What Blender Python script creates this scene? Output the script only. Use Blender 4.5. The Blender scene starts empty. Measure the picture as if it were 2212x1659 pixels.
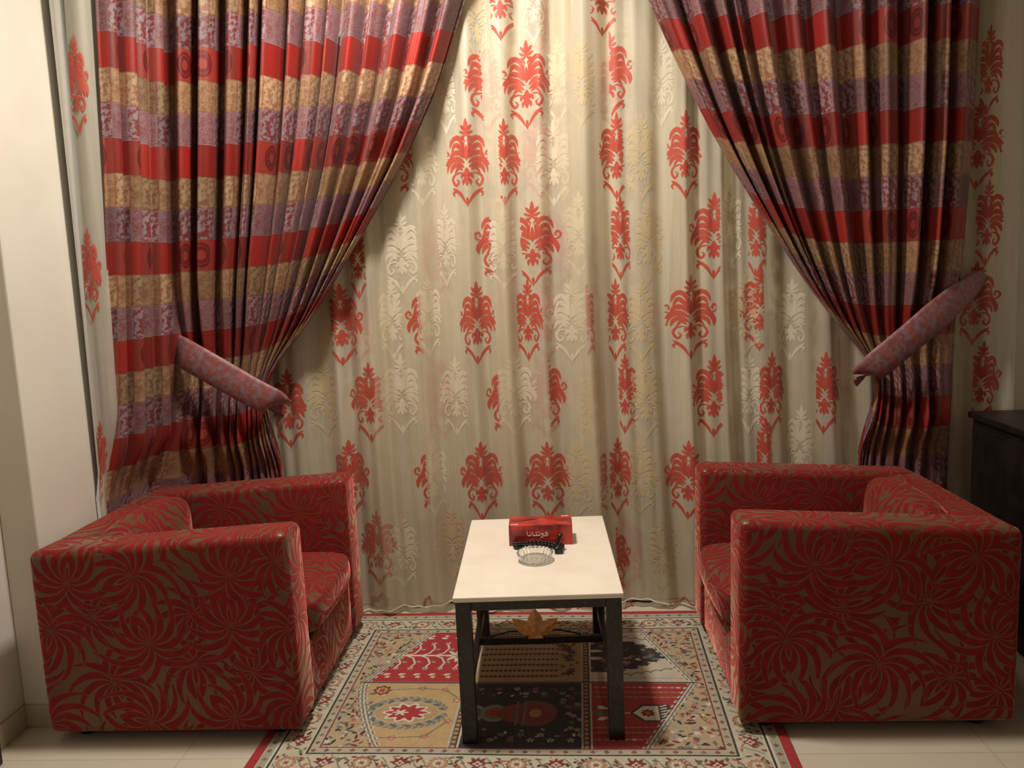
import bpy, bmesh, math, random
import numpy as np
from mathutils import Matrix, Vector

random.seed(7)
RNG = np.random.default_rng(5)
scene = bpy.context.scene
COL = scene.collection
PI = math.pi

# ------------------------------------------------------------------ camera
F_PX, CX, CY = 1800.0, 1106.0, 829.5
VPX, VPY, ROLL = 1205.0, 575.0, math.radians(2.0)
CAM = np.array([0.0, -3.5, 1.44])
_d = np.array([(VPX - CX) / F_PX, -(VPY - CY) / F_PX, -1.0]); _d /= np.linalg.norm(_d)
_u = np.array([-math.sin(ROLL), math.cos(ROLL), 0.0]); _u -= _u.dot(_d) * _d; _u /= np.linalg.norm(_u)
_r = np.cross(_d, _u)
CAM_ROT = np.array([_r, _d, _u])            # camera vector -> world vector
cam_data = bpy.data.cameras.new('camera')
cam_data.sensor_width = 36.0
cam_data.lens = F_PX / 2212.0 * 36.0
cam_data.clip_start = 0.05
cam_obj = bpy.data.objects.new('camera', cam_data)
COL.objects.link(cam_obj)
cam_obj.matrix_world = Matrix.Translation(Vector(CAM)) @ Matrix(CAM_ROT.tolist()).to_4x4()
scene.camera = cam_obj


def at(px, py, Y):
    """the world point on the vertical plane y=Y seen at a pixel of the photograph"""
    v = CAM_ROT @ np.array([(px - CX) / F_PX, -(py - CY) / F_PX, -1.0])
    return CAM + v * ((Y - CAM[1]) / v[1])


# ------------------------------------------------------------------ world, lamps, exposure
world = bpy.data.worlds.new('world'); scene.world = world
world.use_nodes = True
world.node_tree.nodes['Background'].inputs[0].default_value = (1.0, 0.86, 0.68, 1)
world.node_tree.nodes['Background'].inputs[1].default_value = 0.02


def ceiling_or_fill_light(x, y, z, power, size, color):
    ld = bpy.data.lights.new('ceiling_or_fill_light', 'AREA')
    ld.shape = 'DISK'; ld.size = size; ld.energy = power; ld.color = color
    lo = bpy.data.objects.new('ceiling_or_fill_light', ld); lo.location = (x, y, z)
    COL.objects.link(lo)


WARM = (1.0, 0.91, 0.79)
ceiling_or_fill_light(-0.50, -0.98, 2.96, 54, 0.24, WARM)
ceiling_or_fill_light(0.60, -1.05, 2.96, 5, 0.30, WARM)
ceiling_or_fill_light(-0.5, -5.2, 2.96, 3, 0.5, WARM)  # weak unseen fill added behind the camera, not a known lamp
scene.view_settings.view_transform = 'Standard'
scene.view_settings.look = 'None'
scene.view_settings.gamma = 1.0
scene.view_settings.use_curve_mapping = False
scene.view_settings.exposure = 0.06
scene.cycles.max_bounces = 7
scene.cycles.diffuse_bounces = 4
scene.cycles.transparent_max_bounces = 12


# ------------------------------------------------------------------ node helpers
class NT:
    def __init__(self, name):
        self.m = bpy.data.materials.new(name); self.m.use_nodes = True
        self.t = self.m.node_tree; self.t.nodes.clear()
        self.out = self.t.nodes.new('ShaderNodeOutputMaterial')

    def new(self, typ, **kw):
        n = self.t.nodes.new(typ)
        for k, v in kw.items(): setattr(n, k, v)
        return n

    def put(self, sock, val):
        if isinstance(val, bpy.types.NodeSocket): self.t.links.new(val, sock)
        elif val is not None:
            if hasattr(sock.default_value, '__len__') and not hasattr(val, '__len__'): val = (val,) * len(sock.default_value)
            if hasattr(val, '__len__') and len(val) == 3 and len(sock.default_value) == 4: val = (*val, 1.0)
            sock.default_value = val

    def f(self, op, a, b=None, c=None):
        n = self.new('ShaderNodeMath', operation=op)
        self.put(n.inputs[0], a)
        if b is not None: self.put(n.inputs[1], b)
        if c is not None: self.put(n.inputs[2], c)
        return n.outputs[0]

    def vm(self, op, a, b=None):
        n = self.new('ShaderNodeVectorMath', operation=op)
        self.put(n.inputs[0], a)
        if b is not None: self.put(n.inputs[1], b)
        return n.outputs['Value'] if op in ('LENGTH', 'DOT_PRODUCT') else n.outputs[0]

    def uv(self): return self.new('ShaderNodeUVMap').outputs[0]

    def obj(self): return self.new('ShaderNodeTexCoord').outputs['Object']

    def xyz(self, v):
        n = self.new('ShaderNodeSeparateXYZ'); self.put(n.inputs[0], v); return n.outputs

    def vec(self, x, y, z=0.0):
        n = self.new('ShaderNodeCombineXYZ')
        for i, q in enumerate((x, y, z)): self.put(n.inputs[i], q)
        return n.outputs[0]

    def noise(self, v, scale, detail=2.0, rough=0.5):
        n = self.new('ShaderNodeTexNoise'); self.put(n.inputs['Vector'], v)
        n.inputs['Scale'].default_value = scale; n.inputs['Detail'].default_value = detail
        n.inputs['Roughness'].default_value = rough
        return n.outputs['Fac']

    def white(self, v):
        n = self.new('ShaderNodeTexWhiteNoise', noise_dimensions='3D'); self.put(n.inputs['Vector'], v)
        return n.outputs['Value']

    def step(self, x, lo, hi, a=0.0, b=1.0):
        n = self.new('ShaderNodeMapRange', interpolation_type='SMOOTHSTEP')
        self.put(n.inputs['Value'], x)
        for k, q in zip(('From Min', 'From Max', 'To Min', 'To Max'), (lo, hi, a, b)): self.put(n.inputs[k], q)
        return n.outputs[0]

    def mix(self, fac, a, b):
        n = self.new('ShaderNodeMix', data_type='RGBA')
        self.put(n.inputs[0], fac); self.put(n.inputs[6], a); self.put(n.inputs[7], b)
        return n.outputs[2]

    def bump(self, h, strength, dist=0.01):
        n = self.new('ShaderNodeBump'); n.inputs['Strength'].default_value = strength
        n.inputs['Distance'].default_value = dist; self.put(n.inputs['Height'], h)
        return n.outputs[0]

    def bsdf(self, **kw):
        n = self.new('ShaderNodeBsdfPrincipled')
        for k, v in kw.items(): self.put(n.inputs[k.replace('_', ' ')], v)
        return n.outputs[0]

    def done(self, shader):
        self.t.links.new(shader, self.out.inputs[0]); return self.m


def plain(name, color, rough=0.6, metal=0.0, var=0.12, scale=30.0, bump=0.0, coat=0.0):
    n = NT(name); o = n.obj()
    ns = n.noise(o, scale, 3)
    c = n.mix(n.step(ns, 0.3, 0.7), [q * (1 - var) for q in color], [min(1, q * (1 + var)) for q in color])
    kw = dict(Base_Color=c, Roughness=rough, Metallic=metal, Coat_Weight=coat)
    if bump: kw['Normal'] = n.bump(ns, bump)
    return n.done(n.bsdf(**kw))


# ------------------------------------------------------------------ materials
M = {}
M['wall'] = plain('cream_wall_paint', (0.71, 0.665, 0.585), 0.55, var=0.03, scale=4, bump=0.03)
M['ceiling'] = plain('white_ceiling_paint', (0.66, 0.62, 0.55), 0.8, var=0.02)
M['baseboard'] = plain('beige_tile_skirting', (0.52, 0.45, 0.33), 0.3, var=0.1, scale=18)


def floor_mat():
    n = NT('cream_floor_tiles'); o = n.obj()
    b = n.new('ShaderNodeTexBrick'); b.offset = 0.0; n.put(b.inputs['Vector'], o)
    b.inputs['Scale'].default_value = 1.0; b.inputs['Brick Width'].default_value = 0.6
    b.inputs['Row Height'].default_value = 0.6; b.inputs['Mortar Size'].default_value = 0.0025
    b.inputs['Color1'].default_value = (0.64, 0.58, 0.46, 1); b.inputs['Color2'].default_value = (0.62, 0.56, 0.445, 1)
    b.inputs['Mortar'].default_value = (0.50, 0.44, 0.34, 1)
    c = n.mix(n.step(n.noise(o, 9, 5), 0.35, 0.7, 0, 0.25), b.outputs['Color'], (0.56, 0.49, 0.38))
    return n.done(n.bsdf(Base_Color=c, Roughness=0.22))


M['floor'] = floor_mat()


def sofa_mat():
    """red velvet palm fronds on a bronze satin ground"""
    n = NT('red_palm_leaf_velvet'); uv = n.uv()
    wob = n.noise(uv, 9, 1)
    uvw = n.vm('ADD', uv, n.vec(n.f('MULTIPLY', wob, 0.012), n.f('MULTIPLY', wob, -0.010)))

    def layer(off, scale, nb, R0, w0, curl, rnd):
        p = n.vm('ADD', uvw, off)
        v = n.new('ShaderNodeTexVoronoi', voronoi_dimensions='2D', feature='F1')
        n.put(v.inputs['Vector'], p); v.inputs['Scale'].default_value = scale
        v.inputs['Randomness'].default_value = rnd
        l = n.xyz(n.vm('SUBTRACT', p, v.outputs['Position']))
        cr = n.xyz(v.outputs['Color'])
        r = n.f('SQRT', n.f('ADD', n.f('MULTIPLY', l[0], l[0]), n.f('MULTIPLY', l[1], l[1])))
        th = n.f('ADD', n.f('ARCTAN2', l[1], l[0]), n.f('MULTIPLY', cr[0], 6.283))
        sgn = n.f('SIGN', n.f('SINE', th))
        th2 = n.f('ADD', th, n.f('MULTIPLY', n.f('MULTIPLY', r, curl), sgn))
        k = n.f('MULTIPLY', th2, nb / 6.28318)
        idx = n.f('FLOOR', k)
        fr = n.f('ABSOLUTE', n.f('SUBTRACT', n.f('SUBTRACT', k, idx), 0.5))
        dist = n.f('MULTIPLY', n.f('MULTIPLY', fr, r), 6.28318 / nb)
        rr = n.white(n.vec(n.f('MODULO', n.f('ADD', idx, 40 * nb), nb), cr[1], cr[2]))
        R = n.f('MULTIPLY_ADD', rr, R0 * 0.45, R0 * 0.72)
        q = n.f('MINIMUM', n.f('DIVIDE', r, R), 1.0)
        w = n.f('MULTIPLY', n.f('POWER', n.f('SINE', n.f('MULTIPLY', n.f('POWER', q, 0.85), PI)), 0.8), w0)
        w = n.f('MINIMUM', w, n.f('MULTIPLY', r, 0.80 * PI / nb))
        sd = n.f('SUBTRACT', w, dist)
        return n.step(sd, -0.0004, 0.0014), n.f('MULTIPLY', n.step(sd, -0.0032, -0.0022), n.f('LESS_THAN', q, 0.999))

    a = layer((0, 0, 0), 3.9, 13, 0.185, 0.0135, 8.0, 0.55)
    b = layer((0.128, 0.129, 0), 3.9, 12, 0.170, 0.0125, -7.0, 0.55)
    a, ad = a; b, bd_ = b
    b = n.f('MULTIPLY', b, n.f('SUBTRACT', 1.0, ad))
    m = n.f('MAXIMUM', a, b)
    both = b
    weave = n.noise(uv, 900, 2)
    red = n.mix(n.step(n.noise(uv, 30, 3), 0.35, 0.7), (0.185, 0.011, 0.013), (0.25, 0.015, 0.016))
    red = n.mix(n.f('MULTIPLY', both, 0.45), red, (0.16, 0.009, 0.012))
    gold = n.mix(n.step(weave, 0.3, 0.7), (0.090, 0.042, 0.022), (0.14, 0.066, 0.036))
    col = n.mix(m, gold, red)
    h = n.f('ADD', n.f('MULTIPLY', m, 1.0), n.f('MULTIPLY', weave, 0.25))
    s = n.bsdf(Base_Color=col, Roughness=n.f('MULTIPLY_ADD', m, 0.35, 0.36), Metallic=0.0, Specular_Tint=(1.0, 0.72, 0.50),
               Sheen_Weight=n.f('MULTIPLY_ADD', m, 0.10, 0.85), Sheen_Roughness=0.33, Sheen_Tint=n.mix(m, (1.0, 0.70, 0.45), (1.0, 0.20, 0.20)),
               Specular_IOR_Level=n.f('MULTIPLY_ADD', m, -0.35, 0.55), Normal=n.bump(h, 0.35, 0.002))
    return n.done(s)


M['sofa'] = sofa_mat()


def drape_mat():
    """patchwork brocade: rows of red, gold and lilac patches; UV in metres of cloth"""
    n = NT('patchwork_brocade'); uv = n.uv(); c = n.xyz(uv)
    bandh = 0.118
    kv = n.f('ADD', n.f('DIVIDE', c[1], bandh), 90.0)
    row = n.f('FLOOR', kv); fv = n.f('SUBTRACT', kv, row)
    band = n.f('MODULO', n.f('ADD', row, 0.01), 3.0)
    ku = n.f('ADD', n.f('DIVIDE', c[0], 0.125), n.f('ADD', n.f('MULTIPLY', n.f('FLOOR', n.f('DIVIDE', row, 3.0)), 1.0), 40.0))
    colm = n.f('FLOOR', ku); fu = n.f('SUBTRACT', ku, colm)
    par = n.f('GREATER_THAN', n.f('MODULO', n.f('ADD', colm, 0.01), 2.0), 1.0)
    dx = n.f('ABSOLUTE', n.f('SUBTRACT', fu, 0.5)); dy = n.f('ABSOLUTE', n.f('SUBTRACT', fv, 0.5))
    uu = n.vec(n.f('ADD', fu, 0), n.f('ADD', fv, 0), n.f('MULTIPLY', par, 4.1))
    big = n.noise(uu, 5.5, 3, 0.6); fine = n.noise(uv, 220, 3, 0.6)
    # red
    ell = n.f('SQRT', n.f('ADD', n.f('POWER', n.f('DIVIDE', dx, 0.30), 2), n.f('POWER', n.f('DIVIDE', dy, 0.42), 2)))
    ring = n.f('MULTIPLY', n.step(ell, 0.95, 1.02, 1, 0), n.step(ell, 0.35, 0.42))
    ring = n.f('MULTIPLY', ring, n.step(n.f('ABSOLUTE', n.f('SUBTRACT', ell, 0.72)), 0.02, 0.06, 0.45, 1.0))
    redp = n.mix(n.step(fine, 0.3, 0.7), (0.31, 0.013, 0.008), (0.37, 0.018, 0.011))
    redm = n.mix(ring, (0.31, 0.036, 0.025), (0.15, 0.008, 0.007))
    red = n.mix(par, redp, redm)
    # gold
    gold = n.mix(n.step(n.f('ADD', n.f('MULTIPLY', big, 0.75), n.f('MULTIPLY', fine, 0.25)), 0.44, 0.56), (0.46, 0.315, 0.175), (0.30, 0.13, 0.070))
    goldb = n.mix(n.step(n.f('ADD', n.f('MULTIPLY', big, 0.5), n.f('MULTIPLY', fine, 0.5)), 0.44, 0.58), (0.40, 0.245, 0.125), (0.28, 0.115, 0.06))
    gold = n.mix(par, gold, goldb)
    # lilac
    lil = n.mix(n.step(n.f('ADD', n.f('MULTIPLY', big, 0.8), n.f('MULTIPLY', fine, 0.2)), 0.45, 0.53), (0.31, 0.225, 0.255), (0.22, 0.036, 0.036))
    lilb = n.mix(n.step(n.f('ADD', n.f('MULTIPLY', big, 0.35), n.f('MULTIPLY', fine, 0.65)), 0.44, 0.58), (0.27, 0.165, 0.19), (0.23, 0.055, 0.05))
    lil = n.mix(par, lil, lilb)
    col = n.mix(n.f('GREATER_THAN', band, 0.5), red, n.mix(n.f('GREATER_THAN', band, 1.5), gold, lil))
    edge = n.f('MAXIMUM', n.step(dy, 0.46, 0.475), n.step(dx, 0.465, 0.48))
    col = n.mix(n.f('MULTIPLY', edge, 0.5), col, n.mix(n.f('GREATER_THAN', band, 1.5), (0.24, 0.025, 0.02), (0.30, 0.18, 0.19)))
    rnd = n.white(n.vec(colm, row, 0.5))
    col = n.mix(1.0, col, col); mul = col.node; mul.blend_type = 'MULTIPLY'
    gl = n.f('MULTIPLY_ADD', rnd, 0.38, 0.52); n.put(mul.inputs[7], n.vec(gl, gl, gl))
    h = n.f('ADD', n.f('MULTIPLY', big, 0.6), n.f('MULTIPLY', fine, 0.4))
    return n.done(n.bsdf(Base_Color=col, Roughness=0.52, Sheen_Weight=0.08, Sheen_Roughness=0.4, Normal=n.bump(h, 0.3, 0.002)))


M['drape'] = drape_mat()


def tie_mat():
    n = NT('lilac_brocade_tieback'); uv = n.uv(); c = n.xyz(uv)
    k = n.f('DIVIDE', c[0], 0.115); fu = n.f('SUBTRACT', k, n.f('FLOOR', k))
    dx = n.f('ABSOLUTE', n.f('SUBTRACT', fu, 0.5))
    nz = n.f('ADD', n.f('MULTIPLY', n.noise(uv, 45, 3), 0.6), n.f('MULTIPLY', n.noise(uv, 260, 2), 0.4))
    col = n.mix(n.step(nz, 0.42, 0.56), (0.235, 0.15, 0.175), (0.235, 0.06, 0.055))
    col = n.mix(n.f('MULTIPLY', n.step(dx, 0.45, 0.47), 0.7), col, (0.38, 0.06, 0.045))
    return n.done(n.bsdf(Base_Color=col, Roughness=0.55, Sheen_Weight=0.1, Normal=n.bump(nz, 0.3, 0.002)))


M['tie'] = tie_mat()


def sheer_mat(name, col, alpha, rough=0.45):
    n = NT(name); o = n.obj(); c = n.xyz(o)
    streak = n.noise(n.vec(n.f('MULTIPLY', c[0], 60), n.f('MULTIPLY', c[1], 60), n.f('MULTIPLY', c[2], 2.2)), 1.0, 4, 0.6)
    spark = n.noise(o, 420, 2)
    cc = n.mix(n.step(streak, 0.3, 0.7), [q * 0.98 for q in col], [min(1, q * 1.02) for q in col])
    p = n.bsdf(Base_Color=cc, Roughness=rough, Specular_IOR_Level=0.6, Sheen_Weight=0.2,
               Normal=n.bump(n.f('ADD', streak, n.f('MULTIPLY', spark, 0.5)), 0.08, 0.003))
    tl = n.new('ShaderNodeBsdfTranslucent'); n.put(tl.inputs[0], cc)
    tr = n.new('ShaderNodeBsdfTransparent'); tr.inputs[0].default_value = (1, 0.98, 0.93, 1)
    m1 = n.new('ShaderNodeMixShader'); m1.inputs[0].default_value = 0.3
    n.t.links.new(p, m1.inputs[1]); n.t.links.new(tl.outputs[0], m1.inputs[2])
    m2 = n.new('ShaderNodeMixShader'); n.put(m2.inputs[0], n.step(streak, 0.25, 0.75, alpha - 0.03, alpha + 0.03))
    n.t.links.new(tr.outputs[0], m2.inputs[1]); n.t.links.new(m1.outputs[0], m2.inputs[2])
    return n.done(m2.outputs[0])


M['sheer'] = sheer_mat('cream_organza', (0.80, 0.755, 0.63), 0.58)
M['fold'] = sheer_mat('thin_cream_organza', (0.80, 0.755, 0.63), 0.30)
M['lining'] = plain('beige_lining_cloth', (0.62, 0.53, 0.36), 0.8, var=0.05, scale=40)
M['white_lining'] = plain('white_lining_cloth', (0.70, 0.70, 0.68), 0.7, var=0.02)
M['motif_red'] = sheer_mat('red_embroidery', (0.62, 0.095, 0.065), 0.90)
M['motif_cream'] = sheer_mat('cream_satin_embroidery', (0.90, 0.84, 0.70), 0.68, 0.3)
M['motif_gold'] = sheer_mat('gold_satin_embroidery', (0.76, 0.65, 0.43), 0.70, 0.3)
M['motif_ghost'] = plain('faded_red_print', (0.62, 0.17, 0.12), 0.8, var=0.1)
M['hem'] = plain('white_hem_cord', (0.78, 0.72, 0.60), 0.6, var=0.03)
M['scroll'] = plain('dark_red_hem_thread', (0.42, 0.06, 0.05), 0.6)
M['black_wood'] = plain('black_brown_wood', (0.012, 0.009, 0.008), 0.42, var=0.4, scale=12)
M['foot'] = plain('black_plastic', (0.01, 0.01, 0.011), 0.45)
M['dark_wood'] = plain('dark_brown_wood', (0.035, 0.012, 0.01), 0.5, var=0.3)
M['metal'] = plain('brushed_metal', (0.6, 0.58, 0.54), 0.35, 0.9)
M['bead'] = plain('black_glass_bead', (0.006, 0.007, 0.010), 0.15, var=0.2)
M['white_ink'] = plain('white_print', (0.85, 0.80, 0.78), 0.5, var=0.02)
M['leaf_wood'] = plain('orange_bronze_wood', (0.80, 0.42, 0.16), 0.45, var=0.22, scale=60, bump=0.2)


def marble_leg():
    n = NT('black_marbled_lacquer'); o = n.obj()
    w = n.noise(o, 14, 5, 0.65)
    v = n.f('ABSOLUTE', n.f('SUBTRACT', w, 0.5))
    c = n.mix(n.step(v, 0.0, 0.025, 0.75, 0), (0.010, 0.009, 0.009), (0.045, 0.035, 0.027))
    return n.done(n.bsdf(Base_Color=c, Roughness=0.33))


M['leg'] = marble_leg()


def stone_top():
    n = NT('cream_marble_top'); o = n.obj()
    c = n.mix(n.step(n.noise(o, 7, 6, 0.6), 0.35, 0.7), (0.88, 0.81, 0.70), (0.82, 0.74, 0.62))
    return n.done(n.bsdf(Base_Color=c, Roughness=0.3))


M['stone'] = stone_top()


def tissue_mat():
    n = NT('red_printed_card'); c = n.xyz(n.obj())
    sw = n.noise(n.vec(n.f('MULTIPLY', c[0], 6), n.f('ADD', n.f('MULTIPLY', c[1], 9), n.f('MULTIPLY', c[2], 9))), 2.2, 2)
    r = n.mix(n.step(sw, 0.35, 0.62), (0.20, 0.008, 0.012), (0.58, 0.030, 0.020))
    return n.done(n.bsdf(Base_Color=r, Roughness=0.28, Coat_Weight=0.3))


M['tissue'] = tissue_mat()


def glass_mat():
    n = NT('clear_cut_glass')
    return n.done(n.bsdf(Base_Color=(0.97, 0.98, 0.97), Roughness=0.02, Transmission_Weight=1.0, IOR=1.48))


M['glass'] = glass_mat()


def rug_mat():
    n = NT('woven_rug_pile')
    a = n.new('ShaderNodeVertexColor', layer_name='pile_colour')
    o = n.obj()
    nz = n.noise(o, 420, 2); big = n.noise(o, 25, 3)
    c = n.mix(n.step(nz, 0.25, 0.75, 0.0, 0.35), a.outputs[0], (0.10, 0.07, 0.05))
    c = n.mix(n.step(big, 0.3, 0.8, 0.0, 0.12), c, (0.05, 0.04, 0.03))
    return n.done(n.bsdf(Base_Color=c, Roughness=0.9, Sheen_Weight=0.1, Normal=n.bump(nz, 0.5, 0.003)))


M['rug'] = rug_mat()


# ------------------------------------------------------------------ object helpers
def link(o, parent=None):
    COL.objects.link(o)
    if parent is not None: o.parent = parent
    return o


def tag(o, label, cat=None, group=None, kind=None):
    o['label'] = label
    if cat: o['category'] = cat
    if group: o['group'] = group
    if kind: o['kind'] = kind
    return o


def thing(name, label, cat, loc=(0, 0, 0), rz=0.0, group=None):
    o = bpy.data.objects.new(name, None)
    o.empty_display_size = 0.1
    o.location = loc; o.rotation_euler = (0, 0, rz)
    link(o); tag(o, label, cat, group)
    return o


def from_bm(name, bm, mat, parent=None, smooth=False):
    me = bpy.data.meshes.new(name); bm.normal_update(); bm.to_mesh(me); bm.free()
    me.materials.append(M[mat])
    if smooth: me.polygons.foreach_set('use_smooth', [True] * len(me.polygons))
    return link(bpy.data.objects.new(name, me), parent)


def from_py(name, verts, faces, mat, parent=None, smooth=False):
    me = bpy.data.meshes.new(name); me.from_pydata([tuple(map(float, v)) for v in verts], [], faces)
    me.materials.append(M[mat])
    if smooth: me.polygons.foreach_set('use_smooth', [True] * len(me.polygons))
    return link(bpy.data.objects.new(name, me), parent)


def grid_obj(name, P, mat, parent=None, UV=None, solid=0.0):
    """P: (rows, cols, 3) array of points"""
    nr, nc = P.shape[:2]
    idx = np.arange(nr * nc).reshape(nr, nc)
    q = np.stack([idx[:-1, :-1], idx[:-1, 1:], idx[1:, 1:], idx[1:, :-1]], -1).reshape(-1, 4)
    me = bpy.data.meshes.new(name)
    me.vertices.add(nr * nc); me.vertices.foreach_set('co', P.reshape(-1).astype(np.float32))
    me.loops.add(q.size); me.loops.foreach_set('vertex_index', q.reshape(-1).astype(np.int32))
    me.polygons.add(len(q)); me.polygons.foreach_set('loop_start', (np.arange(len(q)) * 4).astype(np.int32))
    me.polygons.foreach_set('use_smooth', np.ones(len(q), dtype=bool))
    if UV is not None:
        l = me.uv_layers.new(name='UVMap')
        l.data.foreach_set('uv', UV.reshape(-1, 2)[q.reshape(-1)].reshape(-1).astype(np.float32))
    me.update(calc_edges=True); me.validate()
    me.materials.append(M[mat])
    o = link(bpy.data.objects.new(name, me), parent)
    if solid:
        md = o.modifiers.new('thickness', 'SOLIDIFY'); md.thickness = solid; md.offset = 0
    return o


def bm_box(bm, c, s, rot=None):
    """box with centre c and full size s"""
    m = Matrix.Translation(Vector(c))
    if rot is not None: m = m @ rot
    m = m @ Matrix.Diagonal((*s, 1.0))
    return bmesh.ops.create_cube(bm, size=1.0, matrix=m)['verts']


def bevel(bm, w, seg=3):
    bmesh.ops.bevel(bm, geom=list(bm.edges), offset=w, segments=seg, profile=0.5, affect='EDGES', clamp_overlap=True)


def box(name, lo, hi, mat, parent=None, bev=0.0, seg=2):
    bm = bmesh.new()
    lo = Vector(lo); hi = Vector(hi)
    bm_box(bm, (lo + hi) / 2, hi - lo)
    if bev: bevel(bm, bev, seg)
    return from_bm(name, bm, mat, parent, smooth=False)


def box_uv(o, off=(0, 0)):
    me = o.data; l = me.uv_layers.get('UVMap') or me.uv_layers.new(name='UVMap')
    for p in me.polygons:
        nx, ny, nz = (abs(q) for q in p.normal)
        for li in p.loop_indices:
            v = me.vertices[me.loops[li].vertex_index].co
            if nz >= nx and nz >= ny: t = (v.x, v.y)
            elif ny >= nx: t = (v.x, v.z)
            else: t = (v.y, v.z)
            l.data[li].uv = (t[0] + off[0], t[1] + off[1])


def tube(bm, pts, rad, sides=8, closed_ends=True):
    pts = [Vector(p) for p in pts]; n = len(pts)
    rads = rad if hasattr(rad, '__len__') else [rad] * n
    rings = []
    up = Vector((0, 0, 1))
    for i, p in enumerate(pts):
        t = (pts[min(i + 1, n - 1)] - pts[max(i - 1, 0)]).normalized()
        a = t.cross(up)
        if a.length < 1e-3: a = t.cross(Vector((1, 0, 0)))
        a.normalize(); b = t.cross(a)
        rings.append([bm.verts.new(p + (a * math.cos(k * 2 * PI / sides) + b * math.sin(k * 2 * PI / sides)) * rads[i]) for k in range(sides)])
    for i in range(n - 1):
        for k in range(sides):
            bm.faces.new((rings[i][k], rings[i][(k + 1) % sides], rings[i + 1][(k + 1) % sides], rings[i + 1][k]))
    if closed_ends: bm.faces.new(rings[0][::-1]); bm.faces.new(rings[-1])


def catmull(pts, n):
    P = np.array(pts, float); P = np.vstack([2 * P[0] - P[1], P, 2 * P[-1] - P[-2]])
    out = []
    for k in range(n):
        f = k / (n - 1) * (len(P) - 3); i = min(int(f), len(P) - 4); t = f - i
        a, b, c, d = P[i:i + 4]
        out.append(0.5 * (2 * b + (c - a) * t + (2 * a - 5 * b + 4 * c - d) * t * t + (3 * b - a - 3 * c + d) * t ** 3))
    return np.array(out)


# ------------------------------------------------------------------ room shell
def struct(o, label): o['kind'] = 'structure'; o['label'] = label; return o


XL, XP, YP, XR, YB, YN, ZC = -1.82, -1.70, -1.0, 2.6, 0.0, -7.5, 3.0
struct(box('floor', (XL - 0.12, YN, -0.1), (XR + 0.1, YB + 0.1, 0), 'floor'), 'cream polished tile floor')
struct(box('ceiling', (XL - 0.12, YN, ZC), (XR + 0.1, YB + 0.1, ZC + 0.1), 'ceiling'), 'white ceiling of the room')
struct(box('wall_back', (XL - 0.12, YB, 0), (XR + 0.1, YB + 0.1, ZC), 'wall'), 'cream wall behind the curtains')
struct(box('wall_right', (XR, YN, 0), (XR + 0.1, YB, ZC), 'wall'), 'cream wall on the right')
struct(box('wall_left', (XL - 0.12, YN, 0), (XL, YB, ZC), 'wall'), 'cream wall at the left edge')
struct(box('wall_pier', (XL, YP, 0), (XP, YB, ZC), 'wall', bev=0.006), 'cream wall pier beside the left curtain')
struct(box('wall_front', (XL - 0.12, YN - 0.1, 0), (XR + 0.1, YN, ZC), 'wall'), 'cream wall behind the viewer')
struct(box('baseboard_left', (XL, YN, 0), (XL + 0.012, YP - 0.012, 0.075), 'baseboard', bev=0.003), 'beige tile baseboard along the left wall')
struct(box('baseboard_pier', (XL, YP - 0.012, 0), (XP + 0.0, YP, 0.075), 'baseboard', bev=0.003), 'beige tile baseboard on the left pier')
struct(box('baseboard_back', (XP + 0.0, -0.012, 0), (XR, 0, 0.075), 'baseboard', bev=0.003), 'beige tile baseboard along the curtain wall')

# ------------------------------------------------------------------ armchairs
def soft_box(c8, bev, seg=4, cuts=0):
    """8 corners: bottom four (ccw) then top four"""
    bm = bmesh.new()
    v = [bm.verts.new(p) for p in c8]
    for f in ((3, 2, 1, 0), (4, 5, 6, 7), (0, 1, 5, 4), (1, 2, 6, 5), (2, 3, 7, 6), (3, 0, 4, 7)):
        bm.faces.new([v[i] for i in f])
    bevel(bm, bev, seg)
    return bm


def cushion_bm(cx, cy, cz, sx, sy, sz, bulge, pw=6.0, n=18):
    """a stuffed cushion: a rounded box with bulging faces"""
    bm = bmesh.new()
    bmesh.ops.create_cube(bm, size=2.0)
    bmesh.ops.subdivide_edges(bm, edges=list(bm.edges), cuts=n, use_grid_fill=True)
    for v in bm.verts:
        p = v.co.copy()
        q = (abs(p.x) ** pw + abs(p.y) ** pw + abs(p.z) ** pw) ** (1 / pw)
        p /= max(q, 1e-6)
        bx = (1 - p.y ** 2) * (1 - p.z ** 2); by = (1 - p.x ** 2) * (1 - p.z ** 2); bz = (1 - p.x ** 2) * (1 - p.y ** 2)
        v.co = Vector((cx + p.x * (sx / 2 + bulge[0] * bx), cy + p.y * (sy / 2 + bulge[1] * by), cz + p.z * (sz / 2 + bulge[2] * bz)))
    return bm


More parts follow.
